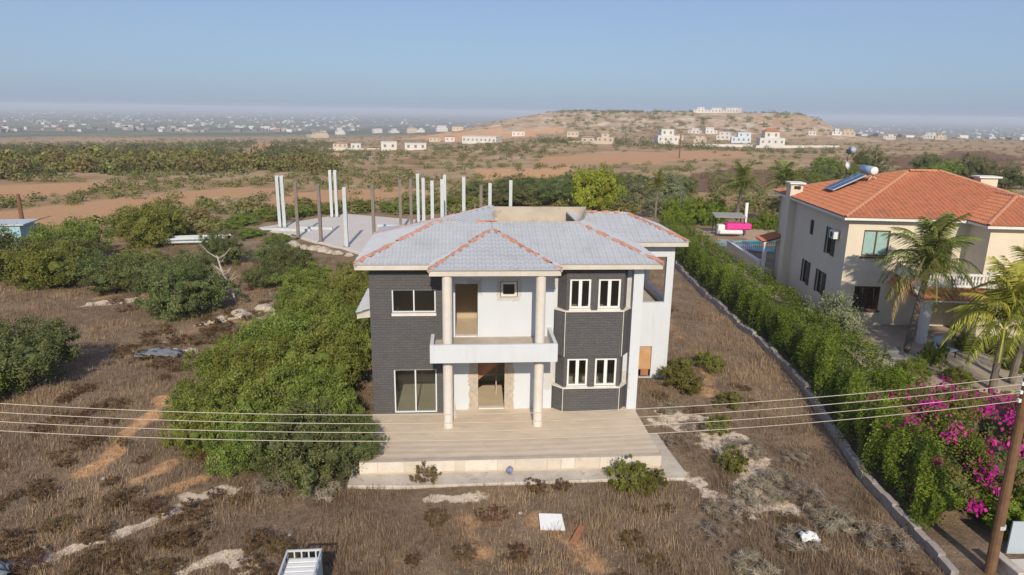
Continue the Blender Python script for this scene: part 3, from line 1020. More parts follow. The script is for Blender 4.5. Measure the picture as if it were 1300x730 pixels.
for x in (8.40, 10.97):
    for q0, q1 in ((0.0, 1.09), (2.61, 4.67)):
        MB().box(x - 0.012, x + 0.012, -0.125, -0.09, q0, q1).build('corner_trim', 'sill', villa)
# white pillar and right-hand side wall
MB().prism([(11.38, 0.05), (11.81, 0.0), (11.81, 0.6), (11.20, 0.6), (11.20, 0.49), (11.38, 0.43)], -0.3, ZT).build('wall', 'pillar_wall', villa)
MB().box(7.95, 8.125, 0.495, 0.6, -0.05, ZT).build('wall', 'recess_wall', villa)
MB().wall('y', 0.6, 4.28, -0.6, ZT, 11.61, 11.81).build('wall', 'white_render', villa)
MB().wall('x', 0.0, 11.81, -0.6, ZT, 8.8, 9.0, [(1.5, 3.2, 4.5, 5.7), (5, 6.6, 4.3, 5.7)]).build('wall', 'white_render', villa)
# rooms
MB().box(0.2, 11.6, 0.5, 8.8, -0.3, -0.002).box(0.2, 3.3, 0.22, 0.5, -0.3, -0.003).build('ground_floor', 'room_floor', villa)
MB().box(0.2, 11.6, 0.5, 8.8, 3.2, 3.448).box(0.2, 3.3, 0.22, 0.5, 3.2, 3.447).build('upper_floor', 'room_floor', villa)
MB().box(0.2, 11.6, 0.5, 8.8, 6.45, 6.64).build('ceiling', 'room', villa)
MB().wall('x', 0.2, 11.6, 0.0, 3.2, 3.6, 3.75).wall('x', 0.2, 11.6, 3.45, 6.45, 3.2, 3.35).build('partition', 'room', villa)
for q0, q1, q2 in ((3.45, 6.45, 5.1), (0.0, 3.2, 3.35), (0.0, 3.2, 7.8), (3.45, 6.45, 7.8), (3.45, 6.45, 3.35)):
    MB().wall('y', 0.5, 3.2, q0, q1, q2, q2 + 0.1).build('partition', 'room', villa)
# brick underside of the stair seen through the ground-floor door
MB().prism([(4.0, 0.6), (6.4, 0.6), (6.4, 1.3), (4.0, 1.3)], [0.78, 2.75, 2.75, 0.78], [3.18] * 4).build('stair', 'brick_red', villa)
MB().box(4.85, 6.3, 2.0, 2.05, 0.95, 1.0).box(5.5, 5.55, 2.0, 2.05, 0.0, 3.1).build('prop', 'dead_wood', villa)
# porch columns
for cx in (3.31, 7.138):
    prof = [(0.22, 0.0), (0.22, 0.16), (0.205, 0.17), (0.205, 3.1), (0.205, 3.86), (0.205, ZT)]
    MB().lathe(prof, cx, -1.40, 20).build('column', 'column', villa, smooth=False)
# balcony
bal = MB().box(2.63, 7.80, -1.84, 0.298, 3.12, 3.446).build('balcony', 'beige_concrete', villa)
MB().box(2.60, 7.83, -2.0, -1.845, 3.10, 3.87).build('parapet', 'white_render', bal, bevel=0.01)
MB().box(2.60, 2.75, -1.84, -0.5, 3.10, 3.87).build('parapet', 'white_render', bal, bevel=0.01)
MB().box(7.68, 7.83, -1.84, 0.296, 3.10, 3.87).build('parapet', 'white_render', bal, bevel=0.01)
# terrace
ter = MB().box(-0.05, 11.75, -4.28, -0.001, -0.75, -0.004).box(3.3, 11.4, -0.001, 0.32, -0.75, -0.006).build('terrace', 'terrace', villa)
rr = random.Random(3)
x = -0.05
while x < 11.74:
    w = rr.choice((0.55, 0.7, 1.0, 1.25, 1.3, 0.4))
    x2 = min(x + w, 11.76)
    if x2 - x > 0.1:
        MB().box(x + 0.006, x2 - 0.006, -4.33 + rr.uniform(-.006, .006), -4.285, -0.47, -0.012).build('riser_panel', rr.choice(('riser', 'riser', 'riser_b')), ter)
    x = x2
MB().box(-0.05, 11.78, -4.36, -4.10, -0.003, 0.012).build('nosing', 'beige_concrete', ter)
ap = MB()
ap.prism([(-0.4, -5.15), (2.0, -5.3), (6.0, -5.25), (9.5, -5.2), (12.45, -5.25), (12.62, -4.6), (12.5, -3.0), (12.4, 0.5), (12.2, 4.2), (11.765, 4.2), (11.765, -4.37), (-0.06, -4.37), (-0.06, 0.0), (-0.4, 0.0)], -0.9, -0.49)
ap.build('apron', 'apron', villa, bevel=0.03)
# roof -----------------------------------------------------------------
ZE = 6.86
xl, xr, yf = -0.50, 12.46, -0.52
roof = MB()
roof.box(xl + 0.1, xr - 0.1, -0.3, 9.2, ZT, ZE - 0.03)
roof = roof.build('roof', 'fascia', villa)
def fascia(x0, x1, y0, y1, z0=ZT, z1=ZE):
    MB().box(x0, x1, y0, y1, z0, z1).build('fascia', 'fascia', roof, bevel=0.008)
fascia(xl, 2.60, yf, yf + 0.06)
fascia(7.92, xr, yf, yf + 0.06)
fascia(2.60, 7.92, -1.65, -1.59)
fascia(2.60, 2.66, -1.588, yf + 0.06)
fascia(7.86, 7.92, -1.588, yf + 0.06)
fascia(xl, xl + 0.06, yf + 0.062, 9.3)
fascia(xr - 0.06, xr, yf + 0.062, 3.74)
MB().box(xl + 0.06, xr - 0.06, yf + 0.062, -0.302, ZT + 0.01, ZT + 0.06).box(2.662, 7.858, -1.588, yf + 0.06, ZT + 0.012, ZT + 0.062).build('soffit', 'fascia', roof)
RZ, RY = 8.10, 2.75
A = (2.75, RY, RZ)
B = (9.25, RY, RZ)
AP = (5.28, 2.12, 7.875)
PL, PR = (2.60, -1.65, ZE), (7.92, -1.65, ZE)
ml, mr2 = (2.60, yf, ZE), (7.92, yf, ZE)
tile_face('roof_tiles', [(xl, yf, ZE), ml, AP, (5.28, RY, RZ), A], 'grey_tile', roof)
tile_face('roof_tiles', [mr2, (xr, yf, ZE), B, (5.28, RY, RZ), AP], 'grey_tile', roof)
tile_face('roof_tiles', [PL, PR, AP], 'grey_tile', roof, lift=0.02)
tile_face('roof_tiles', [PL, AP, ml], 'grey_tile', roof)
tile_face('roof_tiles', [PR, mr2, AP], 'grey_tile', roof)
Dl = (xl, 6.39, ZE)
Cl = (5.56, 6.3, 8.37)
Bm = (5.56, RY, RZ)
tile_face('roof_tiles', [(xl, yf, ZE), A, Dl], 'grey_tile', roof)
tile_face('roof_tiles', [A, Bm, Cl], 'grey_tile', roof)
tile_face('roof_tiles', [A, Cl, Dl], 'grey_tile', roof)
tile_face('roof_tiles', [Dl, Cl, (5.56, 9.3, 7.3), (xl, 9.3, ZE)], 'grey_tile', roof)
# right slope, and the wing roof that meets it in a valley
tile_face('roof_tiles', [(xr, yf, ZE), (xr, 3.75, ZE), (9.25, 6.95, RZ), B], 'grey_tile', roof)
WE = 7.0
tile_face('roof_tiles', [(12.10, 3.75, WE), (14.95, 3.75, WE), (12.40, 6.47, 8.03), (9.38, 6.47, 8.03)], 'grey_tile', roof)
tile_face('roof_tiles', [(14.95, 3.75, WE), (14.95, 9.2, WE), (12.40, 6.47, 8.03)], 'grey_tile', roof)
tile_face('roof_tiles', [(14.95, 9.2, WE), (9.38, 9.2, WE), (9.38, 6.47, 8.03), (12.40, 6.47, 8.03)], 'grey_tile', roof)
# sunken roof terrace behind the ridge
pit = MB()
pit.box(5.42, 5.56, RY + 0.02, 6.3, 7.1, 8.36)
pit.box(5.562, 10.17, 6.16, 6.298, 7.1, 8.40)
pit.box(5.57, 9.20, RY + 0.02, RY + 0.14, 7.1, 8.19)
pit.prism([(9.2, RY + 0.15), (9.34, RY + 0.15), (10.32, 6.3), (10.18, 6.3)], 7.1, [8.19, 8.19, 8.40, 8.40])
pit.box(5.56, 10.2, RY + 0.14, 6.16, 7.05, 7.32)
pit.build('roof_parapet', 'beige_concrete', roof)
fascia(12.10, 14.95, 3.70, 3.75, WE - 0.19, WE)
fascia(14.90, 14.95, 3.752, 9.2, WE - 0.19, WE)
MB().box(11.8, 14.9, 3.752, 9.2, WE - 0.18, WE - 0.02).build('soffit', 'fascia', roof)
broken = [barrel_mesh('ridge_tile', 'ridge_red', 0.30, 0.12, 5, 0.16, i) for i in range(4)] + [barrel_mesh('ridge_tile', 'ridge_red', 0.36, 0.125, 5, 0.04, 9)]
for p0, p1, ms in (((xl, yf, ZE), A, .12), (PL, AP, .1), (PR, AP, .12), ((xr, yf, ZE), B, .15), ((xr, yf, ZE), B, .75), (Dl, Cl, .3), ((14.95, 3.75, WE), (12.40, 6.47, 8.03), .1), ((12.40, 6.47, 8.03), (9.4, 6.47, 8.03), .25), (A, (3.7, RY, RZ), .3), ((4.6, RY, RZ), Bm, .2)):
    first = ms != .75
    ridge_line(p0, p1, broken, roof, 0.30, ms, 0.35, 'mortar' if first else None, 0.085, 0.06)
# wing: open verandah above, boarded door below
wing = MB()
wing.wall('x', 11.812, 14.50, -0.6, WE - 0.19, 4.28, 4.48, [(12.2, 14.12, 3.84, 6.2), (12.98, 13.66, -0.2, 1.50)])
wing.wall('y', 4.48, 9.0, -0.6, WE - 0.19, 14.30, 14.50, [(4.75, 8.6, 3.84, 6.2)])
wing.wall('x', 11.812, 14.30, -0.6, 6.0, 8.8, 9.0, [(12.3, 14.1, 3.84, 5.9)])
wing.build('wall', 'white_render', villa)
MB().box(11.812, 14.30, 4.48, 8.8, 3.2, 3.45).build('verandah_floor', 'beige_concrete', villa)
MB().box(12.99, 13.65, 4.36, 4.42, 0.22, 1.49).build('door_board', 'ply', villa)
MB().box(13.15, 13.55, 4.30, 4.35, -0.1, 0.24).build('door_board', 'brick_red', villa)
# lean-to roof on the left flank
lt = MB().prism([(-1.02, 3.0), (0.0, 3.0), (0.0, 7.5), (-1.02, 7.5)], [3.50, 3.62, 3.62, 3.50], [3.70, 4.05, 4.05, 3.70]).build('side_roof', 'fascia', villa)
tile_face('roof_tiles', [(-1.06, 2.96, 3.71), (0.0, 2.96, 4.07), (0.0, 7.5, 4.07), (-1.06, 7.5, 3.71)], 'grey_tile', lt)
# ------------------------------------------------------------------ neighbour house (local frame: u along its front, v back, z up)
nb = thing('neighbour_house', 'tan two-storey house with orange tiled hip roof behind the long hedge', 'house', (28.7, 13.3, 0.0), R(-8.5))
NZ = 6.75
tile = 'terracotta'
GW = -0.7
MB().wall('x', 0.0, 7.4, GW, NZ, 0.0, 0.25, [(1.0, 2.65, 4.35, 6.05), (0.9, 2.55, 0.75, 2.35), (4.9, 6.6, 3.3, 5.6)]).build('wall', 'tan_wall', nb)
MB().wall('y', 0.25, 14.2, GW, NZ, 0.0, 0.25, [(2.3, 3.3, 3.9, 5.7), (6.0, 6.8, 4.6, 5.7), (3.1, 4.2, 0.9, 2.5), (6.2, 7.2, 0.9, 2.6), (12.3, 13.0, 3.9, 5.6)]).build('wall', 'tan_wall', nb)
MB().wall('x', 0.0, 14.5, GW, NZ, 13.95, 14.2).wall('y', -2.2, 14.2, GW, NZ, 14.3, 14.5).build('wall', 'tan_wall', nb)
MB().wall('y', -2.2, 0.0, GW, NZ, 7.4, 7.62).wall('x', 7.62, 14.3, GW, NZ, -2.2, -1.98, [(9.6, 11.4, 3.6, 5.6)]).build('wall', 'tan_wall', nb)
MB().box(0.25, 14.3, 0.25, 13.95, 2.95, 3.2).build('upper_floor', 'dark_room', nb)
MB().box(0.9, 1.1, 0.9, 13.0, GW, NZ - 0.3).box(1.1, 13.0, 0.9, 1.1, GW, NZ - 0.3).build('partition', 'dark_room', nb)
nroof = MB().box(-0.45, 14.9, -0.45, 14.6, NZ, NZ + 0.14).box(7.0, 14.9, -2.6, -0.452, NZ, NZ + 0.139).build('roof', 'white_trim', nb)
e0 = NZ + 0.15
ap = (6.3, 6.5, 9.35)
cFL, cFR, cBR, cBL = (-0.5, -0.5, e0), (15, -0.5, e0), (15, 14.7, e0), (-0.5, 14.7, e0)
ap2 = (8.6, 6.9, 9.35)
tkw = dict(tw=0.30, thh=0.42, relief=0.07, step=0.03)
tile_face('roof_tiles', [cFL, cFR, ap2, ap], tile, nroof, **tkw)
tile_face('roof_tiles', [cFL, ap, cBL], tile, nroof, **tkw)
tile_face('roof_tiles', [cBL, ap, ap2, cBR], tile, nroof, **tkw)
tile_face('roof_tiles', [cFR, cBR, ap2], tile, nroof, **tkw)
fl, fr_ = (6.9, -2.65, e0), (15, -2.65, e0)
fa, fb = (10.6, 1.2, 8.25), (10.6, 5.0, 8.25)
tile_face('roof_tiles', [fl, fr_, fa], tile, nroof, lift=0.01, **tkw)
tile_face('roof_tiles', [fl, fa, fb, (6.9, 1.1, e0)], tile, nroof, **tkw)
tile_face('roof_tiles', [fr_, (15, 1.1, e0), fb, fa], tile, nroof, **tkw)
rt = [barrel_mesh('ridge_tile', 'terracotta_ridge', 0.45, 0.14, 6)]
for a, b in ((cFL, ap), (cFR, ap2), (ap, ap2), (cBL, ap), (fl, fa), (fa, fb), (fr_, fa)):
    ridge_line(a, b, rt, nroof, 0.42, 0, 0, None, lift=0.04)
MB().box(-0.53, 14.95, -0.53, -0.451, NZ - 0.02, NZ + 0.12).build('gutter', 'white_trim', nroof)
MB().box(-0.53, -0.451, -0.45, 14.65, NZ - 0.02, NZ + 0.12).build('gutter', 'white_trim', nroof)
MB().box(6.9, 15.0, -2.68, -2.601, NZ - 0.02, NZ + 0.12).build('gutter', 'white_trim', nroof)
MB().box(6.92, 6.999, -2.6, -0.54, NZ - 0.02, NZ + 0.12).build('gutter', 'white_trim', nroof)
# chimney stack on the shaded side
ch = MB().box(-0.55, -0.003, 10.3, 11.35, GW, NZ + 1.15).build('chimney', 'tan_wall', nb)
MB().box(-0.68, 0.55, 10.15, 11.5, NZ + 1.152, NZ + 1.27).build('chimney_cap', 'white_trim', ch)
MB().box(0.0, 0.4, 10.35, 11.3, NZ + 0.15, NZ + 1.15).build('chimney_shaft', 'tan_wall', ch)
MB().box(-0.3, 0.2, 10.29, 10.298, NZ + 0.75, NZ + 1.0).build('chimney_vent', 'dark_room', ch)
ch2 = MB().box(12.2, 13.4, 8.0, 8.9, 7.6, 8.85).build('chimney', 'tan_wall', nb)
MB().box(12.0, 13.6, 7.85, 9.05, 8.852, 8.97).build('chimney_cap', 'white_trim', ch2)
# windows
def nwin_front(u0, u1, z0, z1, v=0.06, grille=False):
    w = window_unit(nb, u0, u1, z0, z1, v, 2, 'brown_wood', 0.09, 0.08, glassmat='glass' if grille else 'curtain')
    if grille:
        for i in range(1, 9):
            x = u0 + (u1 - u0) * i / 9
            MB().box(x - 0.012, x + 0.012, v - 0.10, v - 0.076, z0, z1).build('grille_bar', 'brown_wood', w)
        for k in (0.2, 0.5, 0.8):
            MB().box(u0, u1, v - 0.074, v - 0.05, z0 + (z1 - z0) * k - 0.012, z0 + (z1 - z0) * k + 0.012).build('grille_bar', 'brown_wood', w)
    MB().box(u0 - 0.08, u1 + 0.08, v - 0.2, v, z0 - 0.1, z0 - 0.004).build('sill', 'brown_wood', w)
nwin_front(1.0, 2.65, 4.35, 6.05)
nwin_front(0.9, 2.55, 0.75, 2.35, grille=True)
nwin_front(9.6, 11.4, 3.6, 5.6, v=-2.14)
window_unit(nb, 4.9, 6.6, 3.3, 5.6, 0.06, 2, 'brown_wood', 0.08, 0.08, name='balcony_door')
def nwin_side(v0, v1, z0, z1, shutters=True):
    mb = MB()
    mb.box(0.08, 0.16, v0, v0 + 0.07, z0, z1).box(0.08, 0.16, v1 - 0.07, v1, z0, z1).box(0.08, 0.16, v0, v1, z0, z0 + 0.07).box(0.08, 0.16, v0, v1, z1 - 0.07, z1)
    w = mb.build('window', 'green_shutter', nb)
    MB().box(0.11, 0.12, v0 + 0.071, v1 - 0.071, z0 + 0.071, z1 - 0.071).build('pane', 'glass', w)
    if shutters:
        hw = (v1 - v0) / 2
        for a, b in ((v0 - hw, v0), (v1, v1 + hw * 0.4)):
            MB().box(-0.05, -0.005, a, b, z0, z1).build('shutter', 'green_shutter', w)
nwin_side(2.3, 3.3, 3.9, 5.7)
nwin_side(6.0, 6.8, 4.6, 5.7, False)
nwin_side(3.1, 4.2, 0.9, 2.5)
nwin_side(6.2, 7.2, 0.9, 2.6)
nwin_side(12.3, 13.0, 3.9, 5.6, False)
ac = MB().box(-0.42, -0.055, 1.15, 1.95, 5.2, 5.75).build('air_conditioner', 'white_trim', nb, bevel=0.02)
MB().lathe([(0.2, 0), (0.2, 0.02)], seg=14).build('fan_grille', 'dark_metal', ac)
ac.children[0].rotation_euler = (0, R(-90), 0)
ac.children[0].location = (-0.425, 1.55, 5.47)
# side canopy over the back door
cn = MB().prism([(-1.6, 12.2), (0.0, 12.2), (0.0, 14.6), (-1.6, 14.6)], [2.75, 3.2, 3.2, 2.75], [2.87, 3.34, 3.34, 2.87]).build('canopy', 'white_trim', nb)
tile_face('roof_tiles', [(-1.65, 12.15, 2.88), (0, 12.15, 3.36), (0, 14.65, 3.36), (-1.65, 14.65, 2.88)], tile, cn, **tkw)
MB().box(-1.55, -1.3, 12.25, 12.5, GW, 2.745).build('canopy_post', 'white_trim', nb)
# porch with tiled skirt roof, balcony and balusters
MB().box(3.2, 11.6, -3.4, -0.003, 2.85, 3.1).build('balcony_slab', 'white_trim', nb)
sk = MB().prism([(2.9, -4.3), (12, -4.3), (12, -3.402), (2.9, -3.402)], [2.55, 2.55, 2.84, 2.84], [2.68, 2.68, 3.09, 3.09]).build('porch_roof', 'white_trim', nb)
tile_face('roof_tiles', [(2.85, -4.4, 2.68), (12, -4.4, 2.68), (12, -3.3, 3.18), (3.4, -3.3, 3.18)], tile, sk, **tkw)
tile_face('roof_tiles', [(2.85, -4.4, 2.68), (3.4, -3.3, 3.18), (3.4, -0.05, 3.2), (2.85, -0.05, 2.70)], tile, sk, **tkw)
bl = MB().box(3.5, 7.3, -3.12, -2.9, 3.9, 4.02).box(3.5, 7.3, -3.1, -2.92, 3.2, 3.32).build('balustrade', 'white_trim', nb)
bal_me = MB().lathe([(0.06, 0), (0.07, 0.06), (0.045, 0.12), (0.085, 0.26), (0.045, 0.42), (0.065, 0.52), (0.06, 0.578)], seg=8).mesh('baluster', 'white_trim', True)
for i in range(19):
    link('baluster', bal_me, bl, (3.65 + i * 0.195, -3.01, 3.321))
for u in (3.42, 7.38):
    MB().box(u - 0.16, u + 0.16, -3.17, -2.85, 3.101, 4.15).build('pier', 'white_trim', bl)
MB().box(3.35, 3.5, -2.84, -0.005, 3.101, 3.98).build('balustrade_side', 'white_trim', bl)
for u in (3.6, 7.6, 11.3):
    MB().box(u - 0.22, u + 0.22, -4.0, -3.56, -0.2, 2.54).build('porch_pillar', 'white_trim', nb, bevel=0.02)
MB().box(3.0, 12, -4.4, -0.004, GW, -0.2).build('porch_floor', 'paving', nb)
for i in range(4):
    MB().box(2.6 - i * 0.1, 9.6, -4.85 - i * 0.42, -4.41 - i * 0.42, GW, -0.3 - i * 0.12).build('step', 'paving', nb)
MB().box(5.0, 6.2, 0.251, 0.3, -0.2, 2.0).build('front_door', 'brown_wood', nb)

# solar water heater on the neighbour's roof: its own thing, standing on the tiles
def nbp(u, v, z):
    a = R(-8.5)
    return (28.7 + u * math.cos(a) - v * math.sin(a), 13.3 + u * math.sin(a) + v * math.cos(a), z)
def zl(u):
    return e0 + (u + 0.5) / 6.8 * (9.35 - e0)
sh = thing('solar_water_heater', 'blue solar panels with white water tank on the orange roof', 'solar heater', nbp(3.1, 7.6, zl(3.1)), R(-8.5))
sh.scale = (0.85, 0.85, 0.85)
tilt = R(26)
for k in (-1.0, 0.0):
    m = MB().box(-2.3, 0.6, k + 0.02, k + 0.98, 0.10, 0.19)
    p_ = m.build('solar_panel', 'gate_blue', sh)
    p_.rotation_euler = (0, -R(27), 0)
    p_.location = (0, 0, 0.5)
    for q in range(5):
        MB().box(-2.25, 0.55, k + 0.06 + q * 0.178, k + 0.06 + q * 0.178 + 0.165, 0.191, 0.2).build('absorber', 'solar_blue', p_)
tk = MB().tube([(1.0, -1.15, 1.3), (1.0, 1.15, 1.3)], 0.36, 20).build('water_tank', 'solar_tank', sh, True)
MB().tube([(1.0, -1.22, 1.3), (1.0, -1.152, 1.3)], [0.26, 0.37], 20).build('tank_end', 'white_trim', tk, True)
for yy in (-1.0, 1.0):
    MB().tube([(0.7, yy, 0.5), (1.0, yy, 0.95)], 0.03, 5).build('stand_leg', 'white_trim', sh)
    MB().tube([(1.5, yy, 0.45), (1.0, yy, 0.95)], 0.03, 5).build('stand_leg', 'white_trim', sh)
dsh = thing('satellite_dish', 'small satellite dish on a mast beside the solar water tank', 'satellite dish', nbp(3.4, 10.2, 8.0), 0)
dsh.scale = (0.8, 0.8, 0.8)
MB().tube([(0, 0, -0.4), (0, 0, 2.9)], 0.035, 6).build('mast', 'dark_metal', dsh)
d1 = MB().lathe([(0.02, 0.0), (0.2, 0.03), (0.34, 0.1), (0.42, 0.17)], seg=16).build('dish', 'white_trim', dsh, True)
d1.rotation_euler = (R(70), 0, R(25))
d1.location = (0, -0.05, 1.7)
MB().box(-0.2, 0.2, -0.1, 0.1, 2.9, 3.3).build('antenna_box', 'dark_metal', dsh, bevel=0.05)
d2 = MB().lathe([(0.02, 0.0), (0.2, 0.06), (0.36, 0.18)], seg=14).build('dish', 'gate_blue', dsh, True)
d2.rotation_euler = (R(70), 0, R(-40))
d2.location = (0.3, -0.1, 3.2)

# yard of the neighbour: paving, pool, low walls
def sheet(name, poly, z, mat, kind='structure', thick=0.05):
    o = MB().prism(poly, z - thick, z).build(name, mat)
    return tag(o, kind=kind)
sheet('yard_paving', [(23.4, 4.5), (29.0, 2.2), (40, 0.5), (44, 8), (44, 12), (28.3, 12.6), (27.6, 22), (29.5, 28), (31.2, 28.6), (31.6, 35.2), (26.6, 35.2), (25.2, 28), (24.6, 16)], -0.16, 'paving', thick=0.6)
sheet('pool_deck', [(28.0, 35.3), (41, 35.3), (44, 50.5), (31.5, 50.5), (29.6, 43)], -0.14, 'deck_tan', thick=0.6)
pw = MB().prism([(30.6, 36.2), (39.6, 36.2), (40.4, 42.5), (31.4, 42.5)], -0.3, -0.125).build('pool_water', 'pool')
tag(pw, kind='structure')
fence = thing('pool_fence', 'dark metal railing beside the turquoise pool', 'fence', (30.9, 35.9, -0.14), 0)
MB().box(0, 8.0, -0.02, 0.02, 1.0, 1.05).box(0, 8.0, -0.02, 0.02, 0.1, 0.14).build('rail', 'dark_metal', fence)
rail_me = MB().box(-0.012, 0.012, -0.012, 0.012, 0, 1.0).mesh('baluster', 'dark_metal')
for i in range(41):
    link('baluster', rail_me, fence, (i * 0.2, 0, 0))
gw = thing('garden_wall', 'tan garden wall running from the steps of the tan house to the pool', 'wall', (29.35, 26.6, -0.2), 0.0)
MB().prism([(-0.12, 0.3), (0.12, 0.3), (0.75, 9.0), (0.5, 9.0)], -0.2, [1.15, 1.15, 1.35, 1.35]).build('wall', 'tan_wall', gw)
MB().prism([(-0.18, 0.301), (0.18, 0.301), (0.81, 9.02), (0.44, 9.02)], [1.152, 1.152, 1.352, 1.352], [1.24, 1.24, 1.44, 1.44]).build('coping', 'white_trim', gw)
MB().box(-0.2, 0.2, -0.1, 0.298, -0.2, 1.4).build('pier', 'white_trim', gw)
# swing seat with pink cover
sw = thing('swing_seat', 'garden swing seat with grey canopy and bright pink cover by the pool', 'swing seat', (34.2, 46.0, -0.14), R(-6))
MB().prism([(-1.9, -0.9), (1.5, -0.9), (1.5, 0.9), (-1.9, 0.9)], 2.1, [2.2, 2.2, 2.45, 2.45]).build('canopy', 'grey_fabric', sw)
for x in (-1.7, 1.4):
    for y in (-0.8, 0.8):
        MB().tube([(x, y, 0), (x, y * 0.9, 2.1)], 0.05, 6).build('post', 'dark_metal', sw)
MB().box(-0.6, 2.2, -1.0, 0.4, 0.75, 1.45).build('pink_cover', 'pink', sw, bevel=0.15)
MB().box(-1.4, 1.2, -1.3, -0.3, 0.3, 0.74).build('seat', 'white_trim', sw, bevel=0.1)
MB().box(-1.5, -0.7, -0.9, 0.0, 0.2, 1.3).build('side_cushion', 'white_trim', sw, bevel=0.1)
pf = MB().tube([(0.9, 0.3, 0.0), (0.9, 0.3, 3.6)], 0.18, 8).build('closed_parasol', 'white_trim', None, True)
pf.location = (35.3, 46.2, -0.14)
tag(pf, 'closed white parasol standing behind the garden swing seat', 'parasol')

# small things in the front garden of the neighbour
gc = thing('garden_chair', 'blue folding garden chair on the paving before the porch steps', 'chair', (31.4, 6.6, -0.15), R(20))
MB().box(-0.45, 0.45, -0.45, 0.45, 0.42, 0.5).build('seat', 'gate_blue', gc)
MB().prism([(-0.45, 0.4), (0.45, 0.4), (0.45, 0.5), (-0.45, 0.5)], 0.5, 1.1).build('backrest', 'gate_blue', gc)
for x in (-0.4, 0.4):
    for y in (-0.4, 0.4):
        MB().box(x - 0.025, x + 0.025, y - 0.025, y + 0.025, 0, 0.42).build('leg', 'dark_metal', gc)
for i, (x, y, a, l) in enumerate(((27.9, 7.6, 0.3, 2.6), (28.9, 6.1, 0.2, 1.9))):
    o = MB().prism([(-l / 2, -0.5), (l / 2, -0.62), (l / 2 + 0.2, 0.4), (-l / 2, 0.5)], 0, [0.22, 0.35, 0.3, 0.2]).build('stone_slab', 'rock_grey', None, bevel=0.06)
    o.location = (x, y, -0.17)
    o.rotation_euler = (0, 0, -0.6 + a)
    tag(o, ('long grey garden stone slab beside the tall palm trunk', 'shorter grey garden stone slab next to the round shrub')[i], 'stone slab')
# ------------------------------------------------------------------ plants: one of each kind with its parts, then copies
def trunk_mesh(name, h, r, mat, seed, limbs=5, lean=0.15, spread=0.6):
    rr = random.Random(seed)
    mb = MB()
    pts = [(0, 0, -0.3), (lean * 0.3, 0.02, h * 0.3), (lean * 0.7, -0.03, h * 0.6), (lean, 0, h)]
    mb.tube(pts, [r * 1.25, r, r * 0.8, r * 0.5], 7)
    for i in range(limbs):
        a = 2 * math.pi * i / limbs + rr.uniform(-.4, .4)
        z0 = h * rr.uniform(0.3, 0.8)
        l = spread * rr.uniform(0.7, 1.1)
        mb.tube([(lean * z0 / h, 0, z0), (math.cos(a) * l * 0.5, math.sin(a) * l * 0.5, z0 + l * 0.35), (math.cos(a) * l, math.sin(a) * l, z0 + l * 0.8)], [r * 0.55, r * 0.4, r * 0.18], 5)
    return mb.mesh(name, mat)

def bush_blobs(seed, n=8, flat=0.75):
    rr = random.Random(seed)
    bl = [(0, 0, 0.52, 0.62, 0.62, 0.48)]
    for i in range(n):
        a = 2 * math.pi * i / n + rr.uniform(-.4, .4)
        d = rr.uniform(0.35, 0.62)
        r = rr.uniform(0.30, 0.46)
        bl.append((math.cos(a) * d, math.sin(a) * d, rr.uniform(0.26, 0.62), r, r, r * flat * rr.uniform(0.85, 1.15)))
    return bl

def make_plant(name, label, cat, group, blobs, n, size, leaf, seed, tr=(0.5, 0.05), limbs=5, aspect=2.2, updir=0.0, core=True, floor=0.0, part='crown', jitter=0.8):
    t = thing(name, label, cat, (0, 0, -500), 0, group)
    c = link(part, crown(part, blobs, n, size, leaf, seed, floor, aspect=aspect, updir=updir, jitter=jitter), t)
    if core:
        link('dark_core', ico_core('dark_core', blobs, leaf, seed + 1, 0.36), c)
    link('trunk', trunk_mesh('trunk', tr[0], tr[1], 'bark', seed, limbs), t)
    return t

USED = set()
def put(proto, x, y, r, h, rz=None, label=None, group=None, z=None, lean=0.0):
    """place the prototype itself the first time, later a copy with its parts"""
    if proto.name in USED:
        o = copy_tree(proto)
    else:
        o = proto
    USED.add(proto.name)
    o.location = (x, y, th(x, y) - 0.05 if z is None else z)
    o.rotation_euler = (lean, 0, random.uniform(0, 6.28) if rz is None else rz)
    o.scale = (r, r, h)
    if label:
        o['label'] = label
    if group:
        o['group'] = group
    return o

AC = [make_plant('acacia_bush', 'rounded green bush in the thicket against the left side of the villa', 'bush', 'green bushes left of the villa', bush_blobs(s, 11), 24000, 0.055, 'leaf_acacia', s, aspect=3.0, updir=0.5) for s in (11, 12, 13)]
DK = [make_plant('carob_bush', 'dense dark green bush on the open ground left of the villa', 'bush', 'dark bushes on the left ground', bush_blobs(s, 10), 22000, 0.045, 'leaf_carob', s, aspect=2.6) for s in (21, 22)]
thicket = [(-2.2, -4.3, 2.5, 2.9, 1), (-0.3, -3.6, 1.5, 2.2, 1), (-5.3, -0.9, 2.5, 2.9, 0), (-2.8, -0.6, 2.4, 3.1, 0), (-6.0, 2.4, 2.4, 3.0, 0), (-2.6, 2.9, 2.6, 3.3, 0), (-5.4, 6.4, 2.6, 3.1, 0), (-2.4, 7.3, 2.5, 3.4, 0), (-4.5, 10.8, 2.6, 3.2, 0), (-2.2, 12.8, 2.3, 3.3, 0), (-3.4, 16.8, 2.7, 3.2, 0), (-6.4, 14.6, 2.2, 2.6, 0), (-1.4, -1.4, 1.3, 2.4, 0), (-7.2, 10.0, 1.7, 2.0, 0), (-1.3, 19.5, 2.2, 3.0, 0), (-4.4, -3.2, 1.9, 2.3, 0), (-7.6, 0.4, 1.8, 2.2, 0), (-8.0, 4.6, 1.9, 2.2, 0), (-6.6, -2.0, 1.5, 1.9, 0), (-5.2, 3.8, 2.2, 3.0, 0), (-8.3, 7.6, 1.4, 1.7, 0)]
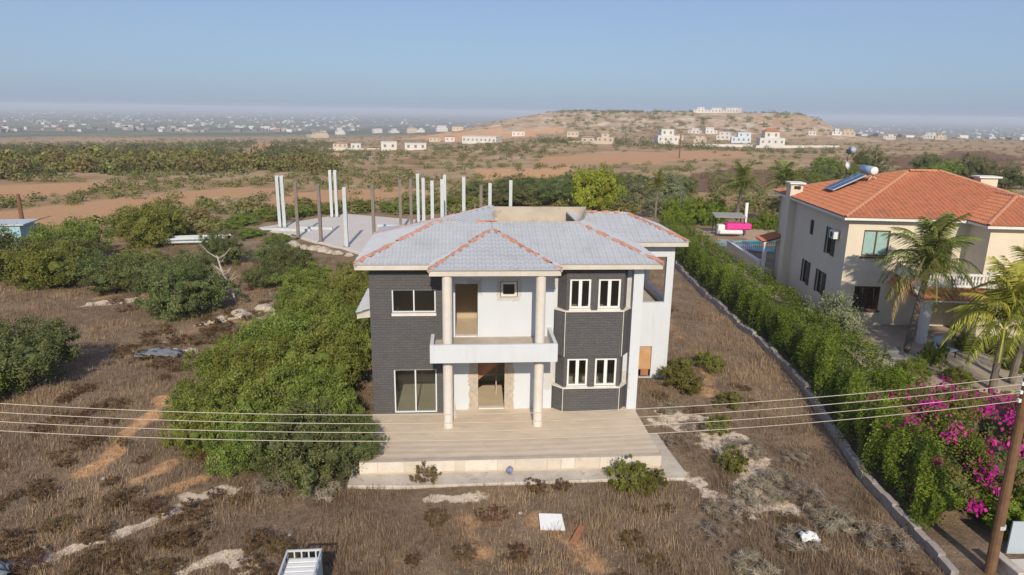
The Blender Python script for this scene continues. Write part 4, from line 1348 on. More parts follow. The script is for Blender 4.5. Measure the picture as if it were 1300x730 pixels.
for i, (x, y, r, h, k) in enumerate(thicket):
    if k:
        put(DK[i % 2], x, y, r, h, label=('large dark green bush at the front of the thicket by the terrace' if r > 2 else 'smaller dark green bush spilling over the left corner of the terrace'))
        pass
    else:
        where = 'in front of the villa wall, by the terrace' if y < 1 else ('beside the villa flank' if x > -3 else 'on the outer edge of the thicket left of the villa')
        if y > 12:
            where = 'at the back of the thicket, towards the slab'
        put(AC[i % 3], x, y, r, h, label=('tall' if h > 3.05 else 'lower') + ' rounded green bush ' + where)
LEFT_LABELS = ['largest dark green bush beside the bleached dead tree', 'dark bush directly behind the largest bush by the dead tree', 'broad dark bush behind the long pale limestone slab', 'dark bush in the mass right of the blue cabin', 'biggest dark bush in front of the blue cabin', 'dark bush at the bare-earth edge of the cabin thicket', 'dark bush behind the blue cabin thicket, against the red field', 'round dark bush beside the flattened blue-grey tarp', 'second round bush joined to the one beside the tarp', 'low skirt bush in front of the round pair by the tarp', 'low bush between the dead tree and the slab corner', 'rounded bush just in front of the slab corner stones', 'dark bush between the slab stones and the thicket by the villa', 'small dark bush behind the bleached dead tree trunk', 'tall bush between the dead tree and the pale pipes', 'low bush in front of the pale pipe stack', 'outermost dark bush in front of the blue cabin', 'dark bush between the cabin thicket and the lone tree']
for i, (x, y, r, h) in enumerate(((-14.2, 16.9, 3.3, 3.7), (-16.6, 22.0, 2.8, 3.2), (-20.8, 22.8, 3.0, 2.9), (-27.4, 24.6, 3.4, 3.6), (-33.0, 28.0, 4.2, 4.0), (-24.6, 24.6, 2.6, 2.8), (-31.0, 33.5, 3.8, 3.6), (-17.2, 4.6, 3.0, 3.4), (-19.8, 6.0, 2.8, 3.2), (-18.6, 2.6, 2.0, 2.2), (-12.0, 30.5, 2.6, 2.4), (-9.9, 26.6, 2.6, 2.6), (-7.3, 20.8, 2.4, 2.4), (-10.8, 23.2, 1.9, 1.9), (-16.6, 31.5, 2.4, 3.4), (-22.5, 27.6, 2.5, 2.2), (-36.0, 23.0, 4.0, 3.6), (-28.5, 29.5, 3.0, 3.2))):
    pr = DK[0] if i == 0 else (DK[i % 2] if i % 3 else AC[i % 3])
    put(pr, x, y, r, h, label=LEFT_LABELS[i], group='dark bushes on the left ground')
put(AC[1], -26.8, 41.0, 4.0, 4.4, label='tall rounded green tree standing alone past the pale pipe stack')

# low olive-green shrubs on the dry plot
LT = [make_plant('mastic_shrub', 'low yellow-green shrub in the dry grass right of the terrace', 'shrub', 'low green shrubs right of the terrace', bush_blobs(s, 8), 7000, 0.10, 'leaf_lentisk', s, (0.35, 0.04), 4, aspect=3.5, updir=1.2, core=False) for s in (31, 32)]
for i, (x, y, r, h) in enumerate(((15.0, 3.2, 1.5, 1.2), (16.6, 0.9, 0.85, 0.8), (15.2, -1.4, 0.8, 0.8), (14.6, -4.5, 0.85, 1.0), (17.3, 5.4, 1.1, 1.0), (15.6, 5.2, 0.9, 0.8))):
    put(LT[i % 2], x, y, r, h)
for i, (x, y, r, h) in enumerate(((10.1, -5.6, 1.0, 1.2), (11.2, -5.5, 0.65, 0.75), (10.7, -6.0, 0.6, 0.7))):
    put(LT[i % 2], x, y, r, h, label=('bushy green shrub leaning over the front terrace apron' if i == 0 else 'small green shrub beside the bushy one at the terrace apron'), group='green shrubs at the terrace apron')
DS = [make_plant('dry_shrub', 'low brown dried-up shrub on the bare plot before the villa', 'shrub', 'dry brown shrubs on the plot', bush_blobs(s, 7), 4200, 0.085, 'leaf_dryshrub', s, (0.3, 0.03), 4, aspect=3.5, updir=1.0, core=False) for s in (41, 42)]
TW = [make_plant('twig_shrub', 'pale leafless tangle of dead twigs on the dry plot', 'shrub', 'pale dead twig shrubs', bush_blobs(s, 6), 1300, 0.42, 'leaf_twig', s, (0.3, 0.03), 4, aspect=22, updir=0.6, core=False) for s in (51, 52)]
rr = random.Random(5)
spots = [(3.0, -7.6, 0.55, 0.6), (2.5, -4.95, 0.7, 0.9), (6.6, -5.8, 0.5, 0.6), (7.6, -5.7, 0.45, 0.5), (3.9, -9.6, 0.45, 0.5), (-2.7, -8.6, 0.6, 0.7), (-5.0, -8.2, 0.8, 0.5), (-11.2, -5.2, 0.6, 0.5), (-8.2, -5.8, 0.7, 0.6), (-7.0, -6.3, 0.7, 0.5), (-5.6, -6.9, 0.9, 0.6), (-12.5, 10.8, 1.0, 0.6), (-11.0, 10.5, 1.1, 0.7), (-9.6, 11.6, 1.0, 0.6), (-13.5, 8.4, 1.0, 0.5), (-12.0, 7.0, 0.9, 0.5), (-10.2, 8.2, 0.8, 0.5), (-15, 9.6, 0.9, 0.5), (-11.2, 13.0, 1.2, 0.8), (-14.8, 12.2, 0.7, 0.4), (-18.6, 17.8, 0.9, 0.4), (-20.2, 19.8, 0.8, 0.5), (-10.6, -8.3, 0.9, 0.6), (-9.4, -9.2, 0.8, 0.6), (-7.6, -9.2, 0.6, 0.4), (-6.2, -2.9, 0.7, 0.5), (-7.6, -1.0, 0.6, 0.4), (-11.5, -1.5, 0.8, 0.5), (-12, 2.0, 0.8, 0.4)]
for i in range(250):
    x, y = (rr.uniform(-15, 18.5) if i % 3 else rr.uniform(-15, -4)), -11.5 + 36 * rr.random() ** 1.5
    if (-1.2 < x < 13 and y > -5.6) or (x < -0 and -5 < y < 20 and x > -8):
        continue
    spots.append((x, y, rr.uniform(.25, .75), rr.uniform(.2, .5)))
def plot_part(x, y):
    if y < -4.6:
        return 'in the grass left of the white trailer' if x < -1.4 else ('in front of the villa terrace' if x < 11.5 else 'near the white plastic bag')
    if x > 12:
        return 'on the strip between villa and hedge'
    return 'on the dark ground left of the green thicket' if y < 14 else 'on the bare ground below the dark bushes'
for i, (x, y, r, h) in enumerate(spots):
    size = 'big' if r > .62 else ('small' if r < .42 else 'mid-sized')
    put(DS[i % 2], x, y, r, h, label=size + ' dried-up brown shrub ' + plot_part(x, y), group='dry brown shrubs ' + plot_part(x, y))
tw_sp = [(15.6, -3.2, 1.0, .5), (14.2, -1.2, .9, .4), (13.6, 0.6, .8, .35), (15.9, -5.6, 1.0, .5), (14.8, -6.6, 1.1, .5), (16.4, -6.8, 1.0, .6), (13.2, -7.6, .9, .5), (16.6, -8.4, 1.1, .6), (14.9, -9.4, .9, .5), (17.6, -4.0, .8, .4), (-1.2, -5.6, .9, .7), (-3.0, -5.2, .9, .8), (17.8, -9.6, 1, .6), (12.4, -8.8, .8, .45), (13.0, -2.4, .7, .4), (-9.2, 19.4, 1.0, .6), (12.8, -10.6, .8, .5)]
for i, (x, y, r, h) in enumerate(tw_sp):
    size = 'wide' if r > .95 else 'small'
    put(TW[i % 2], x, y, r, h, label=size + ' pale tangle of dead twigs ' + plot_part(x, y), group='pale dead twig shrubs ' + plot_part(x, y))

# dry grass over the plot: nobody could count it
def grass():
    rng = np.random.default_rng(99)
    n = 125000
    x = rng.uniform(-32, 22, n)
    y = -13.0 + 62 * rng.random(n) ** 1.55
    red, pale, tan, brown = ground_masks(x, y)
    cl = 0.5 + 0.5 * np.sin(x * .8 + 2 * np.sin(y * .45)) * np.cos(y * .7 + 1.5 * np.sin(x * .5))
    keep = rng.random(n) < (0.35 + 0.65 * cl) * (1 - 0.95 * np.clip(pale, 0, 1)) * (1 - 0.85 * np.clip(tan, 0, 1))
    keep &= ~((x > -0.5) & (x < 12.6) & (y > -5.3) & (y < 9.2)) & ~((x > 11.5) & (x < 14.8) & (y > 4) & (y < 9.3))
    keep &= ~((y > 26) & (x > -19) & (y > 34 - 0.0 * x) & (x < 14))
    hx = np.interp(y, [-10, -5.6, -2.35, 3.8, 9.9, 19.6, 28.4, 50], [19.05, 19.4, 20.1, 21.3, 21.84, 22.4, 23.1, 24.5])
    keep &= x < hx - 0.2
    x, y, cl = x[keep], y[keep], cl[keep]
    m = len(x)
    z = terrain_h(x, y)
    nb_ = 7
    bx = np.repeat(x, nb_) + rng.normal(size=m * nb_) * 0.10
    by = np.repeat(y, nb_) + rng.normal(size=m * nb_) * 0.10
    bz = np.repeat(z, nb_) - 0.02
    hgt = np.repeat(rng.uniform(.10, .38, m) * (0.6 + 0.6 * cl), nb_) * rng.uniform(.5, 1.2, m * nb_)
    a = rng.uniform(0, 2 * np.pi, m * nb_)
    ln = rng.uniform(0.1, 0.75, m * nb_)
    w = rng.uniform(.006, .014, m * nb_)
    ca_, sa = np.cos(a), np.sin(a)
    V = np.stack([np.stack([bx - sa * w, by + ca_ * w, bz], 1), np.stack([bx + sa * w, by - ca_ * w, bz], 1), np.stack([bx + ca_ * ln * hgt, by + sa * ln * hgt, bz + hgt], 1)], 1).reshape(-1, 3)
    F = np.arange(len(V)).reshape(-1, 3)
    patch = np.repeat(np.clip(0.48 + 0.22 * np.sin(x * .35 + 1.2 * np.sin(y * .22)) + 0.25 * np.sin(x * .95 + 2.1 * np.sin(y * .6 + 1)) * np.cos(y * .8 + x * .3) + rng.normal(size=m) * .2, 0, 1), nb_)
    return fast_mesh('dry_grass', V, F, 'grass_dry', np.clip(patch + rng.uniform(-.2, .2, len(F)), 0, 1))
tag(link('dry_grass', grass()), 'dry brown grass over the neglected plot', 'grass', kind='stuff')

# ------------------------------------------------------------------ hedge on its low block wall
HL = [(18.9, -11.3), (19.05, -10.0), (19.4, -5.6), (20.1, -2.35), (21.3, 3.8), (21.84, 9.9), (22.4, 19.6), (23.1, 28.4), (24.6, 41.5)]
hy = np.array([p[1] for p in HL])
hxs = np.array([p[0] for p in HL])
def hedge_x(y):
    return np.interp(y, hy, hxs)
def hedge():
    rng = np.random.default_rng(17)
    n = 125000
    y = -9.2 + 50.4 * rng.random(n) ** 1.35
    t = rng.uniform(0, np.pi, n)
    w, h = 1.55, 2.55
    bumpn = 1 + 0.15 * np.sin(y * 1.9 + np.sin(t * 3) * 1.6) + 0.11 * np.sin(y * 4.3 + t * 2.6) + 0.07 * np.sin(y * 9 + t * 6)
    cs, sn = np.cos(t), np.sin(t)
    ex = np.sign(cs) * np.abs(cs) ** 0.5 * w * bumpn
    ez = sn ** 0.5 * h * (0.88 + 0.14 * bumpn) * (1 + 0.05 * np.sin(y * .5))
    pk = np.floor(y / 1.25).astype(int)
    pr_ = np.random.default_rng(5).uniform(-1, 1, 80)[pk % 80]
    fr = np.abs((y / 1.25) % 1.0 - 0.5) * 2
    ez *= 1 + 0.10 * pr_ - 0.16 * fr ** 3
    ex *= 1 + 0.08 * pr_ - 0.14 * fr ** 3
    low = sst(-9.4, -7.4, y) * 0.55 + 0.45
    ez *= low
    dep = (1.06 - 0.28 * rng.random(n) ** 1.8)[:, None]
    cx = hedge_x(y) + 0.25 + w
    gz_ = terrain_h(cx, y)
    P = np.stack([cx + ex * dep[:, 0], y + rng.normal(size=n) * .05, gz_ + ez * dep[:, 0]], 1)
    Nn = unit(np.stack([ex / w, np.zeros(n), ez / h + .1], 1))
    V, F = leaf_cards(P, Nn, 0.105, rng, 2.0, 0.42, 0.2)
    cl = 0.5 + 0.5 * np.sin(y * 2.9 + t * 3.1) * np.sin(y * 1.3 - t * 5)
    return fast_mesh('foliage', V, F, 'leaf_hedge', np.clip(cl * .5 + rng.uniform(0, .35, n) + .18 * pr_, 0, 1))
hg = thing('hedge', 'long clipped bright green hedge between the dry plot and the tan house', 'hedge', (0, 0, 0))
link('foliage', hedge(), hg)
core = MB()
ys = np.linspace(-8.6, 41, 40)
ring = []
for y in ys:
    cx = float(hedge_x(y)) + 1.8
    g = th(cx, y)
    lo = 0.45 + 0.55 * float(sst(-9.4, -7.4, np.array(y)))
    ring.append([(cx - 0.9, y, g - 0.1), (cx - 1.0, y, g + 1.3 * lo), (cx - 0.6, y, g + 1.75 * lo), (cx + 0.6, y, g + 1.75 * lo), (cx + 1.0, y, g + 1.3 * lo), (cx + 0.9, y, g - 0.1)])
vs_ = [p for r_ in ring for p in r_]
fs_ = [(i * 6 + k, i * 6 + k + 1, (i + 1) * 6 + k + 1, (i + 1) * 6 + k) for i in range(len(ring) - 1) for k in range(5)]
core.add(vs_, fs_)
core.build('dark_core', 'leaf_carob', hg)  # solid core in a darker leaf colour, painting the shade within the hedge
bw = thing('boundary_wall', 'low weathered block wall along the foot of the clipped hedge', 'wall', (0, 0, 0))
bme = [MB().box(-0.12, 0.12, -0.34, 0.34, -0.3, 0.34 + 0.05 * k).mesh('wall_block', 'block_wall') for k in range(3)]
y = -11.0
rr = random.Random(8)
while y < 41:
    x0, x1 = float(hedge_x(y - .3)), float(hedge_x(y + .3))
    link('wall_block', rr.choice(bme), bw, (float(hedge_x(y)) + rr.uniform(-.02, .02), y, th(float(hedge_x(y)), y)), (0, rr.uniform(-.03, .03), -math.atan2(x1 - x0, 0.6)), (1, 1, rr.uniform(.8, 1.1)))
    y += 0.70

# bougainvillea over the end of the hedge
bg_ = thing('bougainvillea', 'sprawling bougainvillea with magenta flowers at the end of the hedge', 'shrub', (23.5, -4.6, -0.45), 0)
bg_.scale = (1.0, 1.0, 1.35)
bb = [(0, 0, 1.0, 2.2, 1.6, 1.1), (1.6, -0.6, 1.1, 1.5, 1.5, 1.0), (-1.6, -1.6, .9, 1.5, 1.4, 1.0), (-2.4, -3.4, .6, 1.3, 1.5, .9), (0.4, -2.2, .8, 1.8, 1.5, .9), (2.6, -2.4, .8, 1.4, 1.4, .9), (-2.0, 0.8, .9, 1.2, 1.0, .9), (1.0, -4.0, 0.5, 1.8, 1.2, .8)]
link('leaves', crown('leaves', bb, 13000, 0.12, 'leaf_lentisk', 61), bg_)
link('flowers', crown('flowers', [(b[0], b[1], b[2] + .08, b[3] * 1.02, b[4] * 1.02, b[5] * 1.04) for b in bb[:7]], 9000, 0.12, 'leaf_bract', 62, 0.35, shell=0.9, aspect=1.2), bg_)
link('dark_core', ico_core('dark_core', bb, 'leaf_carob', 63, 0.5), bg_)  # filler mass in darker leaf colour that stands in for inner shade

# ------------------------------------------------------------------ palms
def frond_mesh(name, L, droop, leaf, seed, n=46, ll=0.66, hang=0.8):
    rng = np.random.default_rng(seed)
    ts = np.linspace(0, 1, 14)
    px = L * (ts - 0.18 * droop * ts ** 2.4)
    pz = L * (0.55 * (1 - droop) * ts - 0.62 * droop * ts ** 2 + 0.18 * np.sin(ts * np.pi))
    V, F, T = [], [], []
    wv = 0.03 * L / 2.5
    for i in range(13):
        o = len(V)
        V += [(px[i], -wv, pz[i]), (px[i], wv, pz[i]), (px[i + 1], wv * .8, pz[i + 1]), (px[i + 1], -wv * .8, pz[i + 1])]
        F.append((o, o + 1, o + 2, o + 3))
        T.append(.8)
    for k in range(n):
        t = 0.14 + 0.86 * (k + 0.5) / n
        x = np.interp(t, ts, px)
        z = np.interp(t, ts, pz)
        l = ll * L / 2.5 * (0.45 + 0.75 * math.sin(math.pi * min(1, t * 0.95 + .05)))
        for s in (-1, 1):
            a = rng.uniform(.35, .6)
            d = np.array([math.sin(a), s * math.cos(a), 0.05])
            e1 = np.array([x, 0, z]) + d * l * .5 + np.array([0, 0, -hang * .12 * l])
            e2 = np.array([x, 0, z]) + d * l * .92 + np.array([0, 0, -hang * rng.uniform(.5, 1.0) * l])
            w = np.array([math.cos(a), -s * math.sin(a), 0]) * 0.017 * L / 2.5
            b = np.array([x, 0, z])
            o = len(V)
            V += [tuple(b - w), tuple(b + w), tuple(e1 + w * 1.2), tuple(e1 - w * 1.2), tuple(e2)]
            F += [(o, o + 1, o + 2, o + 3), (o + 3, o + 2, o + 4, o + 4)]
            T += [rng.uniform(.2, 1)] * 2
    me = bpy.data.meshes.new(name)
    me.from_pydata([tuple(float(q) for q in v) for v in V], [], [tuple(dict.fromkeys(f)) for f in F])
    at = me.attributes.new('tone', 'FLOAT', 'FACE')
    at.data.foreach_set('value', np.array(T, np.float32))
    me.materials.append(MAT[leaf])
    return me

def palm(label, x, y, h, L, nf, leaf, seed, lean=(0, 0), r=0.16, dead=0, z=None, group=None):
    rr = random.Random(seed)
    t = thing('palm_tree', label, 'palm tree', (x, y, (th(x, y) if z is None else z)), 0, group)
    mb = MB()
    pts, rad = [], []
    for i in range(13):
        k = i / 12
        pts.append((lean[0] * k ** 1.3, lean[1] * k ** 1.3, h * k - (0.2 if i == 0 else 0)))
        rad.append(r * (1.25 - .35 * k) * (1.06 if i % 2 else .96))
    mb.tube(pts, rad, 9)
    mb.build('trunk', 'palm_bark', t)
    top = Vector(pts[-1])
    ms = [frond_mesh('frond', L, d, leaf, seed + i) for i, d in enumerate((0.12, 0.38, 0.62, 0.85))]
    for i in range(nf):
        k = i / nf
        a = i * 2.39996 + rr.uniform(-.2, .2)
        m = ms[min(3, int(k * 4 + rr.uniform(-.3, .3)) if k * 4 > .3 else 0)]
        el = R(58 - 62 * k + rr.uniform(-6, 6))
        f = link('frond', m, t, top + Vector((0, 0, .05)), (0, -el, a), rr.uniform(.85, 1.12))
        f.rotation_mode = 'XYZ'
    dm = frond_mesh('frond', L * .95, 1.0, 'leaf_dry', seed + 9, hang=1.0)
    for i in range(dead):
        link('frond', dm, t, top - Vector((0, 0, .15)), (0, R(rr.uniform(5, 25)), R(178) + i * 1.1 + rr.uniform(-.1, .1)))['label'] = 'dried brown drooping frond'
    return t
palm('tall palm with arching fronds before the front corner of the tan house', 29.7, 7.4, 4.9, 3.1, 30, 'leaf_palm', 70, (0.55, 0.1), 0.17, dead=1)
palm('yellow-green palm with pale smooth trunk in front of the tan house porch', 30.6, 1.9, 3.3, 3.0, 26, 'leaf_palm_light', 71, (0.25, 0.3), 0.15)
palm('shorter yellow-green palm leaning beside the pale-trunked palm', 32.2, 2.6, 4.3, 3.2, 24, 'leaf_palm_light', 72, (0.5, 0.2), 0.15)
palm('round-headed green palm behind the garden swing seat', 37.4, 52.0, 4.6, 2.9, 26, 'leaf_palm', 73, (0.3, 0), 0.2)
palm('green palm at the back corner of the tan house', 43.0, 52.4, 5.0, 3.0, 24, 'leaf_palm', 74, (0.2, 0), 0.2)
palm('thin drooping palm beyond the right end of the grey roof', 27.6, 53.0, 4.6, 1.9, 16, 'leaf_lentisk', 75, (0.1, 0), 0.13)

# ------------------------------------------------------------------ trees round the neighbour and behind the villa
YT = make_plant('yellow_tree', 'broad yellow-green tree rising behind the villa roof', 'tree', None, bush_blobs(81, 11, 0.9), 16000, 0.055, 'leaf_yellow', 81, (0.6, 0.05))
put(YT, 22.0, 63.0, 4.7, 6.4)
OL = make_plant('olive_bush', 'grey-green olive bush between hedge and tan house', 'bush', None, bush_blobs(82, 8), 9000, 0.055, 'leaf_olive', 82, (0.5, 0.045), core=False)
put(OL, 26.2, 9.4, 2.3, 3.2)
for x, y, r, h in ((33.6, 7.6, 0.9, 1.3), (35.0, 6.8, 1.2, 1.6), (36.4, 5.6, 1.3, 2.0), (34.2, 4.4, 1.0, 1.2), (27.2, 3.4, 1.1, 1.2), (29.6, 3.0, 1.0, 1.0), (32.6, -0.6, 1.5, 1.6), (30.2, -1.6, 1.6, 1.5), (27.6, 0.2, 1.4, 1.2), (28.8, -3.4, 1.5, 1.4), (25.4, 0.6, 1.2, 1.5)):
    o_ = put(AC[random.randrange(3)], x, y, r, h, label='leafy green shrub in the planted front garden of the tan house', group='front garden shrubs')
put(OL, 24.9, 12.4, 1.3, 2.2, label='smaller grey-green olive bush in the shade of the tan house')
for i, (x, y, r, h) in enumerate(((30.0, 60.5, 2.6, 3.0), (33.0, 61.5, 2.8, 3.2), (29.5, 72.0, 3.6, 4.0), (36.8, 79.0, 4.5, 4.4), (26.0, 79.5, 4.6, 3.8), (46.5, 58, 3.0, 4.0))):
    put(OL, x, y, r, h, label='grey-green olive tree beyond the neighbour garden', group='olive trees beyond the garden')
HB = make_plant('garden_shrub', 'bright green clipped shrub at the back of the neighbour garden', 'shrub', 'garden shrubs round the pool', bush_blobs(83, 9, 1.0), 11000, 0.055, 'leaf_hedge', 83, (0.5, 0.05))
for x, y, r, h in ((29.2, 52.5, 1.5, 1.9), (31.4, 53.0, 1.6, 1.9), (33.5, 53.4, 1.6, 1.9), (35.4, 52.6, 1.6, 2.4), (35.8, 55.5, 2.2, 3.4), (33.6, 56.8, 2.0, 3.2), (38.8, 50.6, 1.3, 1.6), (40.6, 50.2, 1.7, 2.2), (42.4, 49.4, 1.5, 2.2), (38.5, 44.0, 1.2, 0.9), (40.2, 45.2, 1.4, 1.4), (31.0, 57.0, 1.6, 3.0)):
    put(HB, x, y, r, h)
put(HB, 29.9, 5.4, 0.9, 1.5, label='round dark shrub beside the foot of the tall palm')
put(HB, 28.3, 4.5, 0.8, 1.0, label='small leafy shrub on the sandy bed behind the hedge')
put(HB, 22.6, -8.9, 1.3, 1.5, label='rounded green shrub between the hedge end and the metal gate')
put(HB, 24.6, -9.2, 1.4, 1.4, label='green shrub directly behind the metal gate panel')
put(HB, 25.4, 2.6, 1.3, 1.2, label='spreading green shrub just behind the hedge before the stone slabs')
BT = [DK[0], AC[0]]
for i, (x, y, r, h) in enumerate(((100, 128, 5.2, 7.0), (95, 137, 4.5, 4.4), (76, 104, 5.0, 4.2), (84, 110, 4.0, 4.4), (112, 110, 5.0, 6.6), (106, 111, 4.4, 5.0), (116, 104, 4.4, 4.8), (120, 124, 4, 4.2), (66, 92, 3.4, 3.2), (70, 98, 3.2, 3.6), (130, 150, 4.5, 5), (90, 120, 3.6, 3.4))):
    put(BT[i % 2], x, y, r, h, label='dark bushy tree on the heath behind the tan house roof', group='trees behind the tan house')
for i, (x, y, r, h) in enumerate(((11.5, 70, 4.4, 3.0), (16.5, 72, 4.6, 3.6), (20, 78, 4.8, 3.8), (14.0, 82, 5, 3.8), (7.0, 80, 4.2, 2.8), (30, 84, 5, 3.6), (24, 88, 5, 4), (34, 92, 5, 3.4), (41, 88, 4.6, 3.2), (3.5, 68, 3.0, 1.9), (-1.5, 64, 2.8, 1.5), (-5, 65, 2.8, 1.5), (-9.5, 66, 2.6, 1.6), (-13.8, 63.5, 2.4, 1.5), (-16.6, 60.5, 2.4, 1.5), (-19, 56.5, 2.4, 1.5), (-21.2, 52.8, 2.2, 1.5), (-14.6, 41.4, 1.9, 1.0), (-18.3, 45.0, 1.9, 0.9), (-22.0, 49.6, 2.0, 1.0))):
    put(AC[i % 3] if i > 8 else DK[i % 2], x, y, r, h, label=('low spreading green bush at the edge of the concrete slab' if i > 8 else 'wide dark bush in the thicket beyond the villa roof'), group=('bushes round the concrete slab' if i > 8 else 'thicket beyond the villa'))

# bleached dead tree
dt = thing('dead_tree', 'bleached leafless dead tree among the dark bushes', 'tree', (-12.0, 19.6, th(-12, 19.6)), 0)
MB().tube([(0, 0, -0.2), (-0.5, 0.6, 0.9), (-1.2, 1.2, 2.0), (-1.6, 1.6, 3.0)], [0.11, 0.09, 0.07, 0.04], 6).build('trunk', 'dead_wood', dt)
rr = random.Random(4)
for i in range(16):
    k = rr.uniform(.3, 1)
    p = Vector((-1.6 * k, 1.6 * k, 3.0 * k))
    a = rr.uniform(0, 6.28)
    l = rr.uniform(.5, 1.3)
    d = Vector((math.cos(a), math.sin(a) * .6, rr.uniform(-.2, .9)))
    MB().tube([p, p + d * l * .5, p + d * l + Vector((0, 0, .25 * l))], [.045, .03, .012], 5).build('branch', 'dead_wood', dt)
# ------------------------------------------------------------------ concrete slab with steel posts
SZ = 0.03
sl = MB().prism([(-18.7, 49.8), (-10.8, 60.4), (10.5, 49.6), (10.0, 41.0), (-4.0, 34.0), (-6.4, 36.6)], -1.0, SZ).build('concrete_slab', 'slab', None, bevel=0.05)
tag(sl, 'wide pale concrete slab lying behind the villa', 'concrete slab')
posts = [(-16.4, 49.9, 0), (-15.9, 49.9, 0), (-13.0, 41.6 + 2.0, 1), (-10.2, 41.2, 1), (-12.0, 57.5, 0), (-11.4, 57.6, 0), (-7.2, 38.4, 0), (-4.9, 41.4, 1), (-2.6, 46.4, 1), (-1.5, 47.4, 1), (-1.1, 53.6, 0), (-0.2, 48.4, 0), (0.9, 45.4, 0), (1.9, 47.2, 0), (2.1, 52.4, 0), (4.3, 50.1, 0), (6.0, 41.3, 1), (7.0, 43.3, 0), (9.4, 46.4, 0)]
H = 5.78
pm = []
for k, mt_name in enumerate(('steel_white', 'steel_rust')):
    w = 0.17 if k == 0 else 0.15
    pm.append(MB().box(-w, w, -w, -w + .03, 0, H).box(-w, w, w - .03, w, 0, H).box(-.02, .02, -w + .03, w - .03, 0, H).mesh('shaft', mt_name))
bp = MB().box(-.3, .3, -.3, .3, -0.03, .03).mesh('base_plate', 'steel_rust')
for x, y, k in posts:
    t = thing('steel_post', ('upright white steel post standing on the concrete slab', 'upright rusty brown steel post standing on the concrete slab')[k], 'post', (x, y, SZ), 0.0, ('white posts on the slab', 'rusty posts on the slab')[k])
    link('shaft', pm[k], t, rot=(0, 0, random.uniform(-.15, .15)))
    link('base_plate', bp, t)
for i, (x, y, a, l, lb) in enumerate(((-15.2, 47.6, -0.18, 5.6, 'white steel beam lying near the left corner of the slab'), (-12.4, 48.6, -0.12, 4.2, 'shorter white steel beam lying behind the long one on the slab'), (-3.6, 50.2, -0.1, 4.0, 'white steel beam lying on the slab behind the rusty posts'))):
    o = MB().box(-l / 2, l / 2, -.14, .14, 0, .26).build('steel_beam', 'steel_white')
    o.location = (x, y, SZ)
    o.rotation_euler = (0, 0, a)
    tag(o, lb, 'beam')
# stack of pale pipes on the ground
pipe_me = MB().tube([(-3.2, 0, 0), (3.2, 0, 0)], 0.12, 8).mesh('pipe', 'steel_white')
for i in range(9):
    x, y = -23.0 + random.uniform(-.8, .8), 40.0 + (i % 5) * .42
    o = link('pipe', pipe_me, None, (x, y, th(x, y) + .35 + (i // 5) * .3), (0, 0, 0.2 + random.uniform(-.12, .12)))
    tag(o, 'pale metal pipe in the stack lying among the bushes', 'pipe', 'stacked pale pipes')
# blue shed at the left edge
sdx = thing('shed', 'pale blue cabin with small windows half hidden by bushes', 'shed', (-38.2, 37.0, th(-38.2, 37.0)), R(8))
MB().box(-3.0, 1.6, 0, 3.0, 0, 2.6).build('wall', 'blue_shed', sdx)
MB().box(-3.2, 2.0, -.2, 3.2, 2.602, 2.72).build('roof', 'steel_white', sdx)
for x in (-1.3, -.5, .3):
    MB().box(x, x + .4, -.02, -.002, .9, 1.9).build('window', 'dark_room', sdx)
# wooden poles
def wood_pole(x, y, h, r, label, cross=False, lean=0.0):
    t = thing('utility_pole', label, 'utility pole', (x, y, th(x, y)), 0)
    MB().tube([(0, 0, -.3), (lean * .5, 0, h / 2), (lean, 0, h)], [r * 1.15, r, r * .85], 12).build('pole', 'pole_wood', t)
    return t
wood_pole(-47.5, 55.5, 3.4, .22, 'stout wooden pole on the red field')
wood_pole(83, 217, 8.5, .22, 'thin wooden pole by the red field below the hill')
PX, PY = 20.15, -11.2
mp = wood_pole(PX, PY, 6.9, .14, 'tall brown wooden pole carrying four overhead wires', lean=-.12)
MB().tube([(-.002, 0, 1.6), (-.004, 0, 1.72)], .165, 12).build('band', 'steel_white', mp)
wires = [(5.12, 19.9), (4.87, 19.9), (4.61, 19.9), (4.35, 19.9)]
for i, (z0, xe) in enumerate(wires):
    pts = []
    for k in range(41):
        xx = -26.0 + (PX - .12 + 26.0) * k / 40
        pts.append((xx, PY, z0 + .0036 * (xx - 4.4) ** 2))
    zz = pts[-1][2] - th(PX, PY)
    MB().box(-.3, -.1, -.04, .04, zz - .05, zz + .05).build('insulator', 'white_trim', mp)
    w = MB().tube(pts, .010, 5).build('overhead_wire', 'wire')
    tag(w, ('topmost', 'second from the top', 'third from the top', 'lowest')[i] + ' of the four pale overhead wires', 'wire')
lp = wood_pole(-26.0, -11.2, 8.9, .14, 'wooden pole at the far end of the overhead wires')

# ------------------------------------------------------------------ small things on the plot
tr = thing('trailer', 'small white metal trailer with ribbed deck and low rail in the grass', 'trailer', (-0.62, -12.35, th(-.3, -12.3)), R(1))
MB().box(-.48, .48, -1.5, 1.5, .55, 1.15).build('body', 'steel_white', tr, bevel=.03)
for i in range(14):
    MB().box(-.42, .42, -1.42 + i * .205, -1.42 + i * .205 + .13, 1.152, 1.185).build('deck_rib', 'pvc', tr)
for x in (-.47, .47):
    MB().box(x - .025, x + .025, -1.5, 1.5, 1.36, 1.41).build('rail', 'steel_white', tr)
    for i in range(9):
        MB().box(x - .018, x + .018, -1.48 + i * .365, -1.44 + i * .365, 1.15, 1.36).build('rail_post', 'steel_white', tr)
MB().box(-.445, .445, 1.45, 1.5, 1.36, 1.41).build('rail', 'steel_white', tr)
for i in range(4):
    MB().box(-.30 + i * .2, -.26 + i * .2, 1.455, 1.495, 1.15, 1.36).build('rail_post', 'steel_white', tr)
